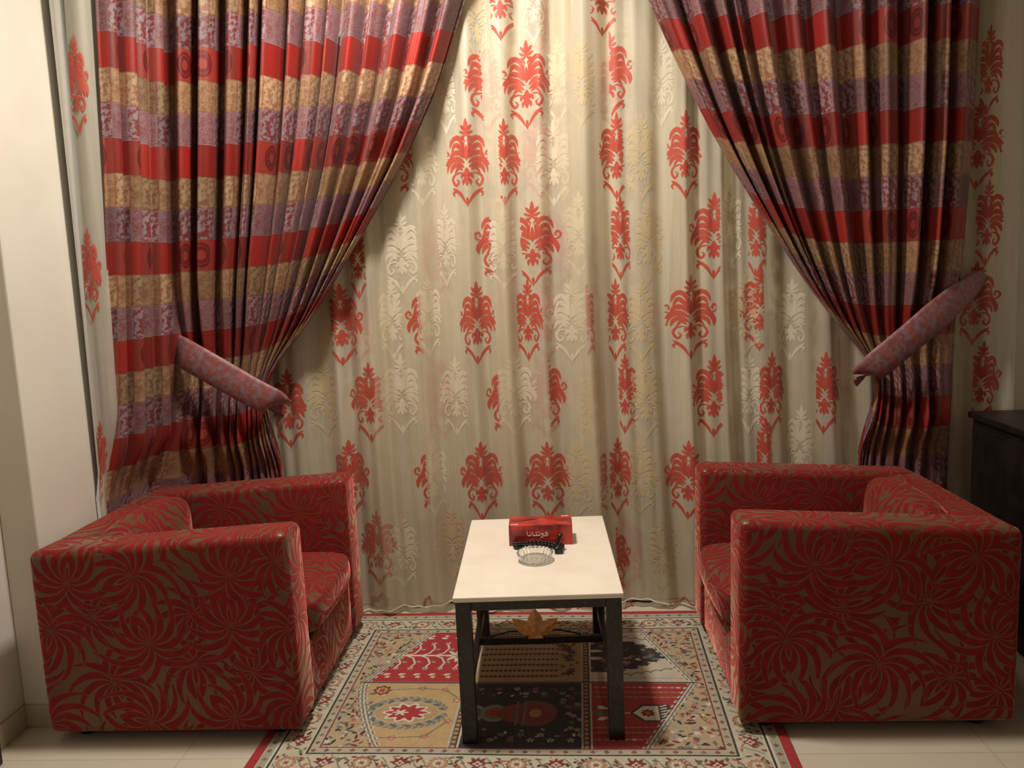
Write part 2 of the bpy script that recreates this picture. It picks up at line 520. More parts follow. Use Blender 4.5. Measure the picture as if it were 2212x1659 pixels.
def armchair(label, loc, mirror, D, W):
    """front faces +x (or -x when mirrored); origin at the back, near corner, on the floor"""
    t = thing('armchair', label, 'armchair', loc, 0, 'red armchairs')
    s = -1.0 if mirror else 1.0
    T = 0.165                                   # arm thickness
    zb, zf, z0 = 0.635, 0.678, 0.035

    def X(p): return (p[0] * s, p[1], p[2])

    def fin(name, bm, smooth=True):
        if mirror: bmesh.ops.reverse_faces(bm, faces=list(bm.faces))
        o = from_bm(name, bm, 'sofa', t, smooth)
        box_uv(o, (loc[0] * 1.7, 0.31 if mirror else 0.0))
        return o

    for y0, y1, hh in ((0.0, T, 0.0), (W - T, W, -0.012)):
        c = [(0, y0, z0), (D, y0, z0), (D, y1, z0), (0, y1, z0), (0.0, y0, zb + hh), (D - 0.004, y0, zf + hh), (D - 0.004, y1, zf + hh - 0.004), (0.0, y1, zb + hh - 0.006)]
        fin('arm', soft_box([X(p) for p in c], 0.028, 5))
    c = [(0.004, T - 0.03, z0), (0.115, T - 0.03, z0), (0.115, W - T + 0.03, z0), (0.004, W - T + 0.03, z0),
         (0.0, T - 0.03, zb - 0.004), (0.125, T - 0.03, zb - 0.008), (0.125, W - T + 0.03, zb - 0.014), (0.0, W - T + 0.03, zb - 0.01)]
    fin('backrest', soft_box([X(p) for p in c], 0.028, 5))
    c = [(0.10, T - 0.01, z0), (D - 0.012, T - 0.01, z0), (D - 0.012, W - T + 0.01, z0), (0.10, W - T + 0.01, z0),
         (0.10, T - 0.01, 0.255), (D - 0.012, T - 0.01, 0.255), (D - 0.012, W - T + 0.01, 0.255), (0.10, W - T + 0.01, 0.255)]
    fin('seat_base', soft_box([X(p) for p in c], 0.012, 3))
    sx = D - 0.16
    bm = cushion_bm((0.17 + sx / 2) * s, W / 2, 0.325, sx, W - 2 * T - 0.004, 0.125, (0.018, 0.0, 0.026), 9.0, 18)
    o = fin('seat_cushion', bm)
    bm = cushion_bm(0.165 * s, W / 2, 0.50, 0.115, W - 2 * T - 0.004, 0.275, (0.045, 0.0, 0.012), 4.5, 18)
    o = fin('back_cushion', bm); o['label'] = 'plump back cushion in the same red leaf fabric'
    for fx in (0.09, D - 0.09):
        for fy in (0.075, W - 0.075):
            bm = bmesh.new()
            bmesh.ops.create_cone(bm, cap_ends=True, segments=20, radius1=0.026, radius2=0.034, depth=0.036,
                                  matrix=Matrix.Translation((fx * s, fy, 0.024)))
            bevel(bm, 0.003, 2)
            o = from_bm('foot', bm, 'foot', t, True); o['label'] = 'short round black foot'
    return t


armchair('red leaf-patterned velvet armchair on the left, its back against the cream wall pier', (-1.668, -1.118, 0), False, 0.822, 0.862)
armchair('red leaf-patterned velvet armchair on the right, beside the black cabinet', (1.318, -1.108, 0), True, 0.815, 0.852)

# ------------------------------------------------------------------ rug
RUG_W, RUG_H, RUG_C, RUG_A = 1.63, 1.21, (-0.158, -0.770), math.radians(-1.5)


def make_rug():
    dx = 0.0024
    nu, nv = int(RUG_W / dx) + 1, int(RUG_H / dx) + 1
    us = np.linspace(-RUG_W / 2, RUG_W / 2, nu); vs = np.linspace(-RUG_H / 2, RUG_H / 2, nv)
    U, V = np.meshgrid(us, vs)
    C = np.zeros((nv, nu, 3))
    RED = (0.42, 0.010, 0.022); DRED = (0.20, 0.012, 0.020); CREAM = (0.60, 0.54, 0.41); BEIGE = (0.56, 0.39, 0.19)
    NAVY = (0.010, 0.010, 0.022); DK = (0.020, 0.022, 0.020); GREY = (0.32, 0.33, 0.30); OLIVE = (0.16, 0.16, 0.09)
    GREEN = (0.10, 0.14, 0.11); PINK = (0.50, 0.14, 0.11); WHITE = (0.70, 0.66, 0.54); GOLD = (0.45, 0.26, 0.08); TAN = (0.46, 0.32, 0.17)

    def put(mask, c): C[mask] = c

    def sub(u, v, r):
        i0 = max(0, int((u - r + RUG_W / 2) / dx)); i1 = min(nu, int((u + r + RUG_W / 2) / dx) + 2)
        j0 = max(0, int((v - r + RUG_H / 2) / dx)); j1 = min(nv, int((v + r + RUG_H / 2) / dx) + 2)
        return slice(j0, j1), slice(i0, i1)

    def ell(u, v, a, b, c, rot=0.0, within=None):
        sl = sub(u, v, max(a, b))
        x = U[sl] - u; y = V[sl] - v
        cr, sr = math.cos(rot), math.sin(rot)
        m = ((x * cr + y * sr) / a) ** 2 + ((-x * sr + y * cr) / b) ** 2 < 1
        if within is not None: m &= within[sl]
        C[sl][m] = c

    def flower(u, v, r, c, n=6, amp=0.25, ph=0.0, within=None, sq=1.0):
        sl = sub(u, v, r * 1.4)
        x = (U[sl] - u) / sq; y = V[sl] - v
        m = np.hypot(x, y) < r * (1 - amp + amp * np.cos(n * (np.arctan2(y, x) + ph)))
        if within is not None: m &= within[sl]
        C[sl][m] = c

    def line(p, w, c, within=None):
        for (a, b), (e, f) in zip(p[:-1], p[1:]):
            r = max(abs(e - a), abs(f - b)) / 2 + w
            sl = sub((a + e) / 2, (b + f) / 2, r)
            x = U[sl]; y = V[sl]; L2 = (e - a) ** 2 + (f - b) ** 2 + 1e-12
            t = np.clip(((x - a) * (e - a) + (y - b) * (f - b)) / L2, 0, 1)
            m = np.hypot(x - a - t * (e - a), y - b - t * (f - b)) < w
            if within is not None: m &= within[sl]
            C[sl][m] = c

    def leafc(u, v, L, w, rot, c, within=None):
        sl = sub(u, v, L)
        x = U[sl] - u; y = V[sl] - v
        a = x * math.cos(rot) + y * math.sin(rot); b = -x * math.sin(rot) + y * math.cos(rot)
        q = np.clip(a / L, 0, 1)
        m = (a > 0) & (a < L) & (np.abs(b) < w * np.sin(PI * q ** 0.8))
        if within is not None: m &= within[sl]
        C[sl][m] = c

    # distance to the outer edge gives the frame bands
    D = np.minimum(RUG_W / 2 - np.abs(U), RUG_H / 2 - np.abs(V))
    C[:] = CREAM
    put(D < 0.034, RED)
    put((D >= 0.034) & (D < 0.066), (0.42, 0.40, 0.30))
    put((D >= 0.034) & (D < 0.038), WHITE)
    put((D >= 0.064) & (D < 0.070), WHITE)
    put((D >= 0.070) & (D < 0.078), DK)
    put((D >= 0.078) & (D < 0.082), WHITE)
    put((D >= 0.082) & (D < 0.164), (0.60, 0.55, 0.41))
    put((D >= 0.164) & (D < 0.167), WHITE)
    put((D >= 0.167) & (D < 0.174), DK)
    put((D >= 0.174) & (D < 0.200), (0.48, 0.44, 0.33))
    put((D >= 0.200) & (D < 0.205), DRED)
    # main border: rosettes, palmettes and leaves all the way round
    hw, hh = RUG_W / 2 - 0.123, RUG_H / 2 - 0.123
    rim = (D >= 0.084) & (D < 0.162)
    per = []
    nx = 13; ny = 9
    for i in range(nx): per.append((-hw + 2 * hw * i / (nx - 1), -hh, 0)); per.append((-hw + 2 * hw * i / (nx - 1), hh, 0))
    for j in range(1, ny - 1): per.append((-hw, -hh + 2 * hh * j / (ny - 1), 1)); per.append((hw, -hh + 2 * hh * j / (ny - 1), 1))
    rr = random.Random(3)
    for (u, v, side) in per:
        for _ in range(16):
            du = rr.uniform(-0.075, 0.075); dv = rr.uniform(-0.036, 0.036)
            if side: du, dv = dv, du
            leafc(u + du, v + dv, rr.uniform(0.012, 0.026), 0.005, rr.uniform(0, 6.28), rr.choice((OLIVE, GREEN, DK, DRED, PINK, (0.12, 0.11, 0.08), OLIVE)), rim)
        a = 0.045
        for sg in (-1, 1):
            p = [(u + (sg * k * 0.012 if not side else 0.03 * math.sin(k * 0.9) * sg), v + (0.03 * math.sin(k * 0.9) * sg if not side else sg * k * 0.012)) for k in range(6)]
            line(p, 0.002, OLIVE, rim)
    for k, (u, v, side) in enumerate(per):
        i = round((u + hw) / (2 * hw / (nx - 1))) if not side else round((v + hh) / (2 * hh / (ny - 1)))
        if i % 2 == 0:
            flower(u, v, 0.033, DRED if i % 4 else PINK, 12, 0.08, 0, rim); flower(u, v, 0.028, TAN, 12, 0.06, 0, rim)
            flower(u, v, 0.019, WHITE, 8, 0.1, 0, rim); flower(u, v, 0.012, PINK, 6, 0.2, 0, rim); ell(u, v, 0.005, 0.005, GREEN, 0, rim)
        else:
            for q in range(5):
                leafc(u, v, 0.034, 0.007, PI / 2 * (1 - side) + (q - 2) * 0.7, DRED, rim)
            flower(u, v, 0.022, DRED, 4, 0.2, 0, rim); flower(u, v, 0.014, WHITE, 4, 0.2, 0, rim); flower(u, v, 0.007, RED, 4, 0.2, 0, rim)
    # small diamonds in the narrow guard stripes
    for dd, st in ((0.051, 0.043), (0.187, 0.040)):
        a, b = RUG_W / 2 - dd, RUG_H / 2 - dd
        n = int(2 * a / st)
        for i in range(n + 1):
            u = -a + 2 * a * i / n; c = (DRED, DK, OLIVE)[i % 3]
            for v in (-b, b):
                flower(u, v, 0.0088, c, 4, 0.22, 0); ell(u, v, 0.003, 0.003, PINK)
        n = int(2 * b / st)
        for i in range(1, n):
            v = -b + 2 * b * i / n; c = (DRED, DK, OLIVE)[i % 3]
            for u in (-a, a):
                flower(u, v, 0.0088, c, 4, 0.22, 0); ell(u, v, 0.003, 0.003, PINK)
    # field with six panels
    fu, fv = RUG_W / 2 - 0.205, RUG_H / 2 - 0.205
    field = D >= 0.205
    put(field, BEIGE)
    cu = [-fu, -0.202, 0.206, fu]
    cell = {}
    for i in range(3):
        for j in range(2):
            cell[(i, j)] = field & (U > cu[i]) & (U <= cu[i + 1]) & ((V > 0) == (j == 1))
    put(cell[(0, 1)], RED); put(cell[(1, 1)], TAN); put(cell[(2, 1)], CREAM)
    put(cell[(0, 0)], BEIGE); put(cell[(1, 0)], NAVY); put(cell[(2, 0)], (0.34, 0.010, 0.020))
    # top left: white vine on red
    w = cell[(0, 1)]; mv = fv * 0.52
    line([(-fu, mv), (-0.29, mv)], 0.006, WHITE, w)
    for k in range(7):
        x = -0.58 + k * 0.055
        for sg in (-1, 1):
            line([(x, mv), (x + 0.03, mv + sg * 0.02), (x + 0.045, mv + sg * 0.06), (x + 0.035, mv + sg * 0.09)], 0.0035, WHITE, w)
            flower(x + 0.035, mv + sg * 0.10, 0.012, WHITE, 5, 0.3, 0.4 * k, w); ell(x + 0.035, mv + sg * 0.10, 0.004, 0.004, DRED, 0, w)
            leafc(x + 0.05, mv + sg * 0.045, 0.022, 0.006, sg * 0.6, GREY, w); leafc(x + 0.0, mv + sg * 0.15, 0.03, 0.007, -sg * 0.3, WHITE, w)
            flower(x + 0.02, mv + sg * 0.165, 0.011, WHITE, 5, 0.3, 0, w)
    flower(-0.275, mv, 0.05, WHITE, 8, 0.3, 0, w); flower(-0.275, mv, 0.022, GREY, 4, 0.4, 0, w)
    # top middle: rows of dashes
    w = cell[(1, 1)]
    for k in range(9):
        v = 0.045 + k * 0.042
        for i in range(17):
            u = -0.165 + i * 0.0165
            if k == 4: flower(u, v, 0.011, DRED if i % 3 else DK, 4, 0.2, 0, w)
            else: ell(u, v, 0.0062, 0.0085, (0.045, 0.035, 0.022), 0, w)
        line([(-0.17, v), (0.12, v)], 0.0018, (0.10, 0.06, 0.03), w)
    for k in range(26):
        flower(rr.uniform(0.115, 0.175), rr.uniform(0.05, fv - 0.04), rr.uniform(0.010, 0.022), rr.choice((DK, (0.05, 0.03, 0.02), DRED, (0.07, 0.05, 0.03))), 5, 0.3, rr.random(), w)
    flower(-0.19, mv, 0.02, DRED, 5, 0.3, 0, w)
    # top right: stepped navy medallion on cream
    w = cell[(2, 1)]
    for k, (u0, u1, h) in enumerate(((0.215, 0.33, 0.135), (0.33, 0.38, 0.11), (0.38, 0.42, 0.085), (0.42, 0.455, 0.055), (0.455, 0.50, 0.028))):
        put(w & (U > u0) & (U < u1) & (np.abs(V - mv) < h), NAVY)
        for sg in (-1, 1): flower(u1 - 0.004, mv + sg * (h - 0.016), 0.021, NAVY, 6, 0.15, 0, w)
    for k in range(46):
        u = rr.uniform(0.225, 0.46); h = 0.12 * (1 - max(0, u - 0.30) / 0.22)
        v = mv + rr.uniform(-h, h)
        flower(u, v, rr.uniform(0.007, 0.014), rr.choice((PINK, GREY, DRED, GREEN, WHITE, OLIVE)), 5, 0.3, rr.random(), w)
    for sg in (-1, 1):
        leafc(0.22, mv + sg * 0.03, 0.05, 0.012, 0, WHITE, w)
        for k in range(6):
            line([(0.33 + k * 0.035, mv + sg * (0.16 - 0.01 * k)), (0.35 + k * 0.035, mv + sg * (0.145 - 0.01 * k)), (0.365 + k * 0.035, mv + sg * (0.16 - 0.012 * k))], 0.003, OLIVE, w)
    line([(0.206, 0.03), (fu, 0.03)], 0.002, GREY, w); line([(0.206, fv - 0.03), (fu, fv - 0.03)], 0.002, GREY, w)
    # bottom left: wreath medallion on beige
    w = cell[(0, 0)]; mu, mb = -0.385, -fv * 0.5
    for k in range(34):
        a = 2 * PI * k / 34
        u, v = mu + 0.125 * math.cos(a), mb + 0.088 * math.sin(a)
        tang = math.atan2(0.088 * math.cos(a), -0.125 * math.sin(a))
        sg = 1 if math.sin(a) > 0 else -1
        leafc(u, v, 0.036, 0.008, tang + (0.5 if sg > 0 else 2.64), GREEN if k % 2 else GREY, w)
        leafc(u, v, 0.03, 0.006, tang + (-0.5 if sg > 0 else 3.64), (0.20, 0.23, 0.20), w)
    ell(mu, mb, 0.105, 0.06, TAN, 0, w); flower(mu, mb, 0.062, WHITE, 10, 0.12, 0, w, 1.3); flower(mu, mb, 0.052, RED, 10, 0.18, 0, w, 1.35)
    flower(mu - 0.02, mb, 0.02, WHITE, 6, 0.3, 0, w, 1.4)
    for (u, v) in ((-0.50, -0.055), (-0.53, -fv + 0.055)):
        flower(u, v, 0.034, DRED, 8, 0.12, 0, w); flower(u, v, 0.022, BEIGE, 8, 0.1, 0, w); flower(u, v, 0.014, RED, 6, 0.2, 0, w)
    for (u, v) in ((-0.56, -0.05), (-0.36, -0.04), (-0.28, -0.05), (-0.23, -0.12), (-0.24, -0.25), (-0.30, -0.34), (-0.40, -0.35), (-0.57, -0.24)):
        flower(u, v, 0.016, PINK, 5, 0.2, 0, w); flower(u, v, 0.007, WHITE, 5, 0.2, 0, w)
    line([(-0.50, -0.055), (-0.36, -0.04), (-0.28, -0.05), (-0.23, -0.10)], 0.0022, OLIVE, w)
    line([(-0.53, -0.345), (-0.40, -0.35), (-0.30, -0.34), (-0.24, -0.25)], 0.0022, OLIVE, w)
    for k in range(12): leafc(-0.58 + rr.uniform(0, 0.07), rr.uniform(-0.30, -0.08), 0.03, 0.007, rr.uniform(0, 6.28), (0.14, 0.18, 0.17), w)
    # bottom middle: a vase lying on navy
    w = cell[(1, 0)]
    for u, a, b, c in ((-0.155, 0.03, 0.05, GREY), (-0.155, 0.018, 0.03, GREEN), (-0.095, 0.045, 0.052, (0.24, 0.28, 0.22)), (-0.095, 0.033, 0.036, OLIVE), (-0.095, 0.022, 0.02, RED), (-0.03, 0.05, 0.055, (0.24, 0.05, 0.03)), (0.035, 0.075, 0.078, (0.20, 0.05, 0.035)), (0.035, 0.05, 0.05, (0.24, 0.03, 0.02)), (0.04, 0.02, 0.025, GOLD)):
        ell(u, mb, a, b, c, 0, w)
    for u in (-0.02, 0.005): line([(u, mb - 0.07), (u, mb + 0.07)], 0.004, OLIVE, w)
    for k in range(13):
        for sg in (-1, 1):
            u = -0.185 + k * 0.031; v = mb + sg * (0.125 + 0.03 * (k % 2))
            flower(u, v, 0.012, rr.choice((WHITE, PINK, GREY, DRED)), 5, 0.3, rr.random(), w); ell(u, v, 0.004, 0.004, NAVY, 0, w)
            leafc(u + 0.01, v - sg * 0.02, 0.02, 0.005, rr.uniform(0, 6.28), rr.choice((GREY, WHITE, GREEN)), w)
    for k in range(16):
        flower(rr.uniform(0.12, 0.19), mb + rr.uniform(-0.10, 0.10), 0.013, rr.choice((PINK, DRED, GREY, OLIVE)), 5, 0.3, rr.random(), w)
    # bottom right: rows of gold buds and a lantern on red
    w = cell[(2, 0)]
    for k, v in enumerate((-0.035, -0.068, -0.10, -0.285, -0.315, -0.352)):
        for i in range(17):
            u = 0.235 + i * 0.021
            leafc(u, v, 0.019, 0.006, 0, (GOLD, WHITE, PINK)[(i + k) % 3] if k in (0, 5) else (0.34, 0.13, 0.05), w)
        line([(0.22, v), (0.56, v)], 0.0012, GOLD, w)
    lan = (np.abs(V - mb) < 0.052) & (U > 0.385) & (U < 0.475) | ((np.abs(V - mb) < 0.052 * (U - 0.345) / 0.04) & (U > 0.345) & (U <= 0.385))
    lan2 = (np.abs(V - mb) < 0.043) & (U > 0.39) & (U < 0.437) | ((np.abs(V - mb) < 0.043 * (U - 0.355) / 0.035) & (U > 0.355) & (U <= 0.39))
    put(w & lan, DK); put(w & lan2, WHITE)
    flower(0.402, mb, 0.024, DRED, 8, 0.15, 0, w); ell(0.402, mb, 0.009, 0.009, PINK, 0, w)
    for k in range(6): line([(0.445, mb - 0.04 + k * 0.016), (0.462, mb - 0.033 + k * 0.016)], 0.003, WHITE, w)
    line([(0.25, mb), (0.345, mb)], 0.002, WHITE, w); leafc(0.22, mb, 0.06, 0.016, 0, GREEN, w)
    leafc(0.24, mb + 0.04, 0.04, 0.010, -0.4, WHITE, w); leafc(0.24, mb - 0.04, 0.04, 0.010, 0.4, WHITE, w)
    flower(0.52, mb + 0.05, 0.012, GREY, 6, 0.2, 0, w)
    # spandrels at both ends, with a stepped double edge
    zig = 0.006 * np.sign(np.sin(V * 210))
    lb = np.where(V > 0, -fu + 0.022 + 0.165 * (V / fv), -fu + 0.022 + 0.135 * (-V / fv) ** 1.5) + zig
    rb = np.where(V > 0, fu - 0.025 - 0.145 * (V / fv), fu - 0.025 - 0.185 * (-V / fv)) + zig
    for sgn, e in ((-1, lb), (1, rb)):
        d = (U - e) * sgn                        # > 0 inside the spandrel
        put(field & (d > -0.026), WHITE); put(field & (d > -0.021), (0.16, 0.17, 0.16)); put(field & (d > -0.014), WHITE)
        put(field & (d > -0.008), (0.16, 0.17, 0.16)); put(field & (d > -0.002), (0.50, 0.39, 0.24))
        w = field & (d > 0.003)
        for k in range(420):
            u = sgn * rr.uniform(fu - 0.2, fu); v = rr.uniform(-fv, fv)
            if k % 3 == 0: flower(u, v, rr.uniform(0.007, 0.014), rr.choice((PINK, DRED, WHITE, GOLD)), 5, 0.3, rr.random(), w)
            else: leafc(u, v, rr.uniform(0.018, 0.036), 0.0055, rr.uniform(0, 6.28), rr.choice((OLIVE, DK, GREY, GREEN, DRED)), w)
    # panel dividers
    for u in cu[1:3]:
        a = field & (np.abs(U - u) < 0.013)
        put(a, GREY); put(field & (np.abs(U - u) < 0.010), DK); put(field & (np.abs(U - u) < 0.006), TAN)
        put(field & (np.abs(U - u) < 0.006) & (np.sin(V * 260) > 0.2), DRED); put(field & (np.abs(np.abs(U - u) - 0.015) < 0.002), WHITE)
    put(field & (np.abs(V) < 0.005) & (U > lb) & (U < rb), GREY); put(field & (np.abs(V) < 0.0025) & (U > lb) & (U < rb), DK)
    C += RNG.normal(0, 0.012, C.shape[:2])[..., None]
    C = np.clip(C, 0.004, 1)
    P = np.stack([U, V, np.full_like(U, 0.008)], -1)
    P[..., 2] += 0.0012 * np.sin(U * 7 + V * 5)
    edge = np.minimum(D / 0.006, 1); P[..., 2] = 0.001 + (P[..., 2] - 0.001) * np.sqrt(edge)
    o = grid_obj('rug', P, 'rug')
    a = o.data.color_attributes.new('pile_colour', 'FLOAT_COLOR', 'POINT')
    a.data.foreach_set('color', np.concatenate([C, np.ones(C.shape[:2] + (1,))], -1).reshape(-1).astype(np.float32))
    o.location = (*RUG_C, 0); o.rotation_euler = (0, 0, RUG_A)
    tag(o, 'oriental rug with six panels and a red edge under the coffee table', 'rug')


make_rug()

# ------------------------------------------------------------------ sheer curtain and lining
def y_sheer(x, z):
    """depth of the sheer's folds at a place on the cloth"""
    x = np.asarray(x, float); z = np.asarray(z, float)
    xf = (x + 0.15) / (1.0 + 0.07 * (2.4 - z) / 2.4) + 0.02 * np.sin(z * 1.3)
    q = 37 * xf + 1.3 * np.sin(9 * xf) + 0.4 * np.sin(1.3 * z)
    a = 0.026 * np.sin(q + 0.55 * np.sin(q))
    b = 0.006 * np.sin(83 * xf + 1.4 * np.sin(13.7 * xf + 0.6 * z) + 2)
    c = 0.016 * np.sin(15 * xf + 0.7)
    return -0.145 + (a + b + c) * (0.75 + 0.25 * np.clip((2.6 - z) / 2.6, 0, 1))


def y_lining(x, z):
    x = np.asarray(x, float); z = np.asarray(z, float)
    return -0.065 + 0.014 * np.sin(33 * x + 1.2 * np.sin(7 * x) + 0.3 * z) + 0.008 * np.sin(70 * x)


ZTOP = 2.78
zs = np.linspace(0.0, 1.0, 110)
X0S, X1S = -1.64, 1.765
xs = np.linspace(X0S, X1S, 1000)
Xg, Zn = np.meshgrid(xs, zs)
hem = 0.028 + 0.010 * np.sin(Xg * 9.0) + 0.006 * np.sin(Xg * 23)
Zg = hem + (ZTOP - hem) * Zn
Ys = y_sheer(Xg, Zg)
Ys = np.where(Xg > 1.70, Ys * 1.0, Ys)
sheer = thing('sheer_curtain', 'cream sheer organza curtain embroidered with red damask motifs behind the table', 'curtain', (0, 0, 0))
grid_obj('panel', np.stack([Xg, Ys, Zg], -1), 'sheer', sheer)
# the sheer turns forward along the pier on the left
ts = np.linspace(0, 1, 90); Tg, Zn2 = np.meshgrid(ts, np.linspace(0, 1, 60))
Zs2 = 0.02 + (ZTOP - 0.02) * Zn2


_c = catmull([(-1.664, -0.14), (-1.63, -0.30), (-1.575, -0.50), (-1.552, -0.585), (-1.575, -0.632), (-1.618, -0.640)], 60)
_tk = np.linspace(0, 1, 60); _sx, _sy = _c[:, 0], _c[:, 1]


def side_sheer(t, z):
    t = np.asarray(t, float)
    lo = np.clip((1.0 - z) / 0.36, 0, 1); lo = lo * lo * (3 - 2 * lo)
    x = np.maximum(np.interp(t, _tk, _sx) - 0.044 * (2.45 - z) * np.clip(t * 2.5, 0, 1), -1.690) + 0 * z
    x = x * (1 - lo) - 1.688 * lo
    return np.stack([x, np.interp(t, _tk, _sy) + 0 * z, z + 0 * t], -1)


grid_obj('return_panel', side_sheer(Tg, Zs2), 'sheer', sheer)
lin = thing('curtain_lining', 'plain beige lining curtain hanging behind the embroidered sheer', 'curtain')
xl = np.linspace(-1.66, 1.745, 420); Xl, Zl = np.meshgrid(xl, np.linspace(0.01, ZTOP, 40))
grid_obj('panel', np.stack([Xl, y_lining(Xl, Zl), Zl], -1), 'lining', lin)
_c2 = catmull([(-1.690, -0.08), (-1.688, -0.50), (-1.680, -0.62), (-1.655, -0.655), (-1.622, -0.660)], 60); _lx, _ly = _c2[:, 0], _c2[:, 1]
tw = np.linspace(0, 1, 60); Tw, Zw = np.meshgrid(tw, np.linspace(0.01, ZTOP, 30))
o = grid_obj('return_panel', np.stack([np.where(Zw < 0.7, -1.696, np.maximum(np.interp(Tw, _tk, _lx) - 0.03 * (2.45 - Zw) * np.clip((Tw - 0.5) * 2, 0, 1), -1.696)), np.interp(Tw, _tk, _ly), Zw], -1), 'white_lining', lin)
o['label'] = 'white edge strip of the lining along the pier'

STROKES = [
    ([(0, .34), (0, .42), (0, .51)], .050), ([(0, .36), (.07, .40), (.13, .44)], .036), ([(0, .34), (.08, .345), (.16, .37)], .030),
    ([(0, .33), (.06, .30), (.11, .31)], .026),
    ([(.06, .12), (.11, .24), (.23, .30), (.35, .26), (.40, .18)], .052), ([(.07, .09), (.16, .18), (.28, .215), (.36, .13)], .050),
    ([(.06, .05), (.18, .115), (.32, .115), (.41, .05)], .055), ([(.02, .24), (.08, .28), (.12, .31)], .026),
    ([(0, .02), (0, .1), (0, .20)], .050), ([(.03, .04), (.075, .12), (.04, .24)], .030),
    ([(.05, -.01), (.20, .045), (.38, .03), (.48, -.05), (.475, -.12)], .062), ([(.06, -.06), (.20, -.015), (.34, -.045), (.40, -.12)], .052),
    ([(.10, -.09), (.2, -.06), (.30, -.12)], .034),
    ([(.42, .05), (.51, .06), (.54, .11), (.47, .14), (.43, .10), (.48, .09)], .026),
    ([(.12, -.12), (.28, -.13), (.35, -.20), (.27, -.27), (.20, -.225), (.265, -.195)], .030),
    ([(0, -.07), (0, -.16), (0, -.28)], .070), ([(.02, -.16), (.10, -.145), (.14, -.19)], .042), ([(.02, -.20), (.08, -.22), (.09, -.27)], .034),
    ([(.35, -.30), (.25, -.335), (.13, -.40), (.03, -.50)], .036), ([(.24, -.335), (.34, -.355), (.31, -.40)], .026),
    ([(0, -.42), (0, -.46), (0, -.53)], .034),
]


def motif(px, py, mat, parent, clip=(-9999, 9999), wpx=92, hpx=172, surf=y_sheer, Y=-0.14, off=0.0018, lean=0.0):
    c = at(px, py, Y); mpp = (Y - CAM[1]) / F_PX
    c0 = at(clip[0], py, Y)[0]; c1 = at(clip[1], py, Y)[0]
    W, H = wpx * mpp, hpx * mpp
    V, Fc = [], []
    for sgn in (1, -1):
        for pts, w in STROKES:
            if sgn < 0 and all(abs(p[0]) < 1e-6 for p in pts): continue
            n = 11
            C = catmull(pts, n) * np.array([sgn * W, H])
            T = np.gradient(C, axis=0); T /= np.linalg.norm(T, axis=1)[:, None] + 1e-9
            N = np.stack([-T[:, 1], T[:, 0]], 1)
            hw = w * 0.178 * (np.sin(PI * np.linspace(0.04, 0.985, n)) ** 0.65)
            sq = min(1.0, wpx / 92.0)
            N[:, 0] *= sq
            base = len(V)
            for k in range(n):
                for s in (-1, 0, 1):
                    q = C[k] + N[k] * hw[k] * s
                    V.append((c[0] + q[0] + lean * q[1], c[2] + q[1]))
            for k in range(n - 1):
                for s in range(2):
                    i = base + k * 3 + s
                    f = (i, i + 1, i + 4, i + 3)
                    mx = sum(V[j][0] for j in f) / 4
                    if c0 <= mx <= c1: Fc.append(f if sgn > 0 else f[::-1])
    if not Fc: return
    A = np.array(V)
    y = surf(A[:, 0], A[:, 1]) - off
    used = sorted({i for f in Fc for i in f}); ren = {i: k for k, i in enumerate(used)}
    return from_py('motif', [(A[i, 0], y[i], A[i, 1]) for i in used], [tuple(ren[i] for i in f) for f in Fc], mat, parent, True)


BIG = 9999
RED_M = [(1080, -10, 1058, 1106, 92), (1300, -22, 1275, 1328, 92), (1137, 180, 1088, 1186, 96), (1052, 178, 1006, 1040, 92), (1316, 160, 1318, 1364, 88),
         (1010, 352, 966, 1054, 90), (1090, 350, 1080, 1121, 70), (1332, 335, 1296, 1346, 78), (1478, 335, 1442, 1512, 76), (848, 345, 862, 892, 92),
         (1150, 525, 1126, 1218, 112), (1080, 525, 1028, 1061, 96), (1340, 512, 1322, 1360, 60), (1540, 508, 1488, 1552, 94), (1632, 505, 1618, 1652, 60), (775, 555, 755, 792, 70),
         (738, 700, 716, 788, 92), (1032, 695, 996, 1069, 76), (1140, 690, 1118, 1172, 66), (1330, 690, 1314, 1358, 60), (1490, 682, 1438, 1545, 102), (1640, 665, 1600, 1646, 80),
         (930, 695, 878, 913, 96), (1262, 690, 1266, 1282, 60), (625, 880, 590, 662, 90), (803, 865, 756, 827, 92), (1100, 862, 1052, 1080, 92), (1178, 852, 1188, 1226, 84),
         (1350, 850, 1338, 1374, 60), (1540, 852, 1494, 1557, 92), (1664, 845, 1640, 1692, 62), (1776, 845, 1760, 1814, 70), (757, 1032, 728, 802, 84),
         (1042, 1032, 996, 1086, 88), (1183, 1035, 1134, 1230, 98), (1335, 1030, 1318, 1364, 64), (1484, 1032, 1436, 1508, 86), (950, 1030, 893, 927, 100), (1320, 1030, 1296, 1310, 70),
         (820, 1178, 780, 856, 84), (1650, 985, 1636, 1664, 60), (1325, 1210, 1332, 1364, 70),
         (2138, 150, 2122, 2160, 50), (2118, 310, 2086, 2160, 78), (2134, 480, 2116, 2160, 60), (2112, 655, 2078, 2160, 76), (2124, 825, 2108, 2160, 60)]
for (px, py, a, b, w) in RED_M:
    motif(px, py, 'motif_red', sheer, (a, b), w, lean=0.02)
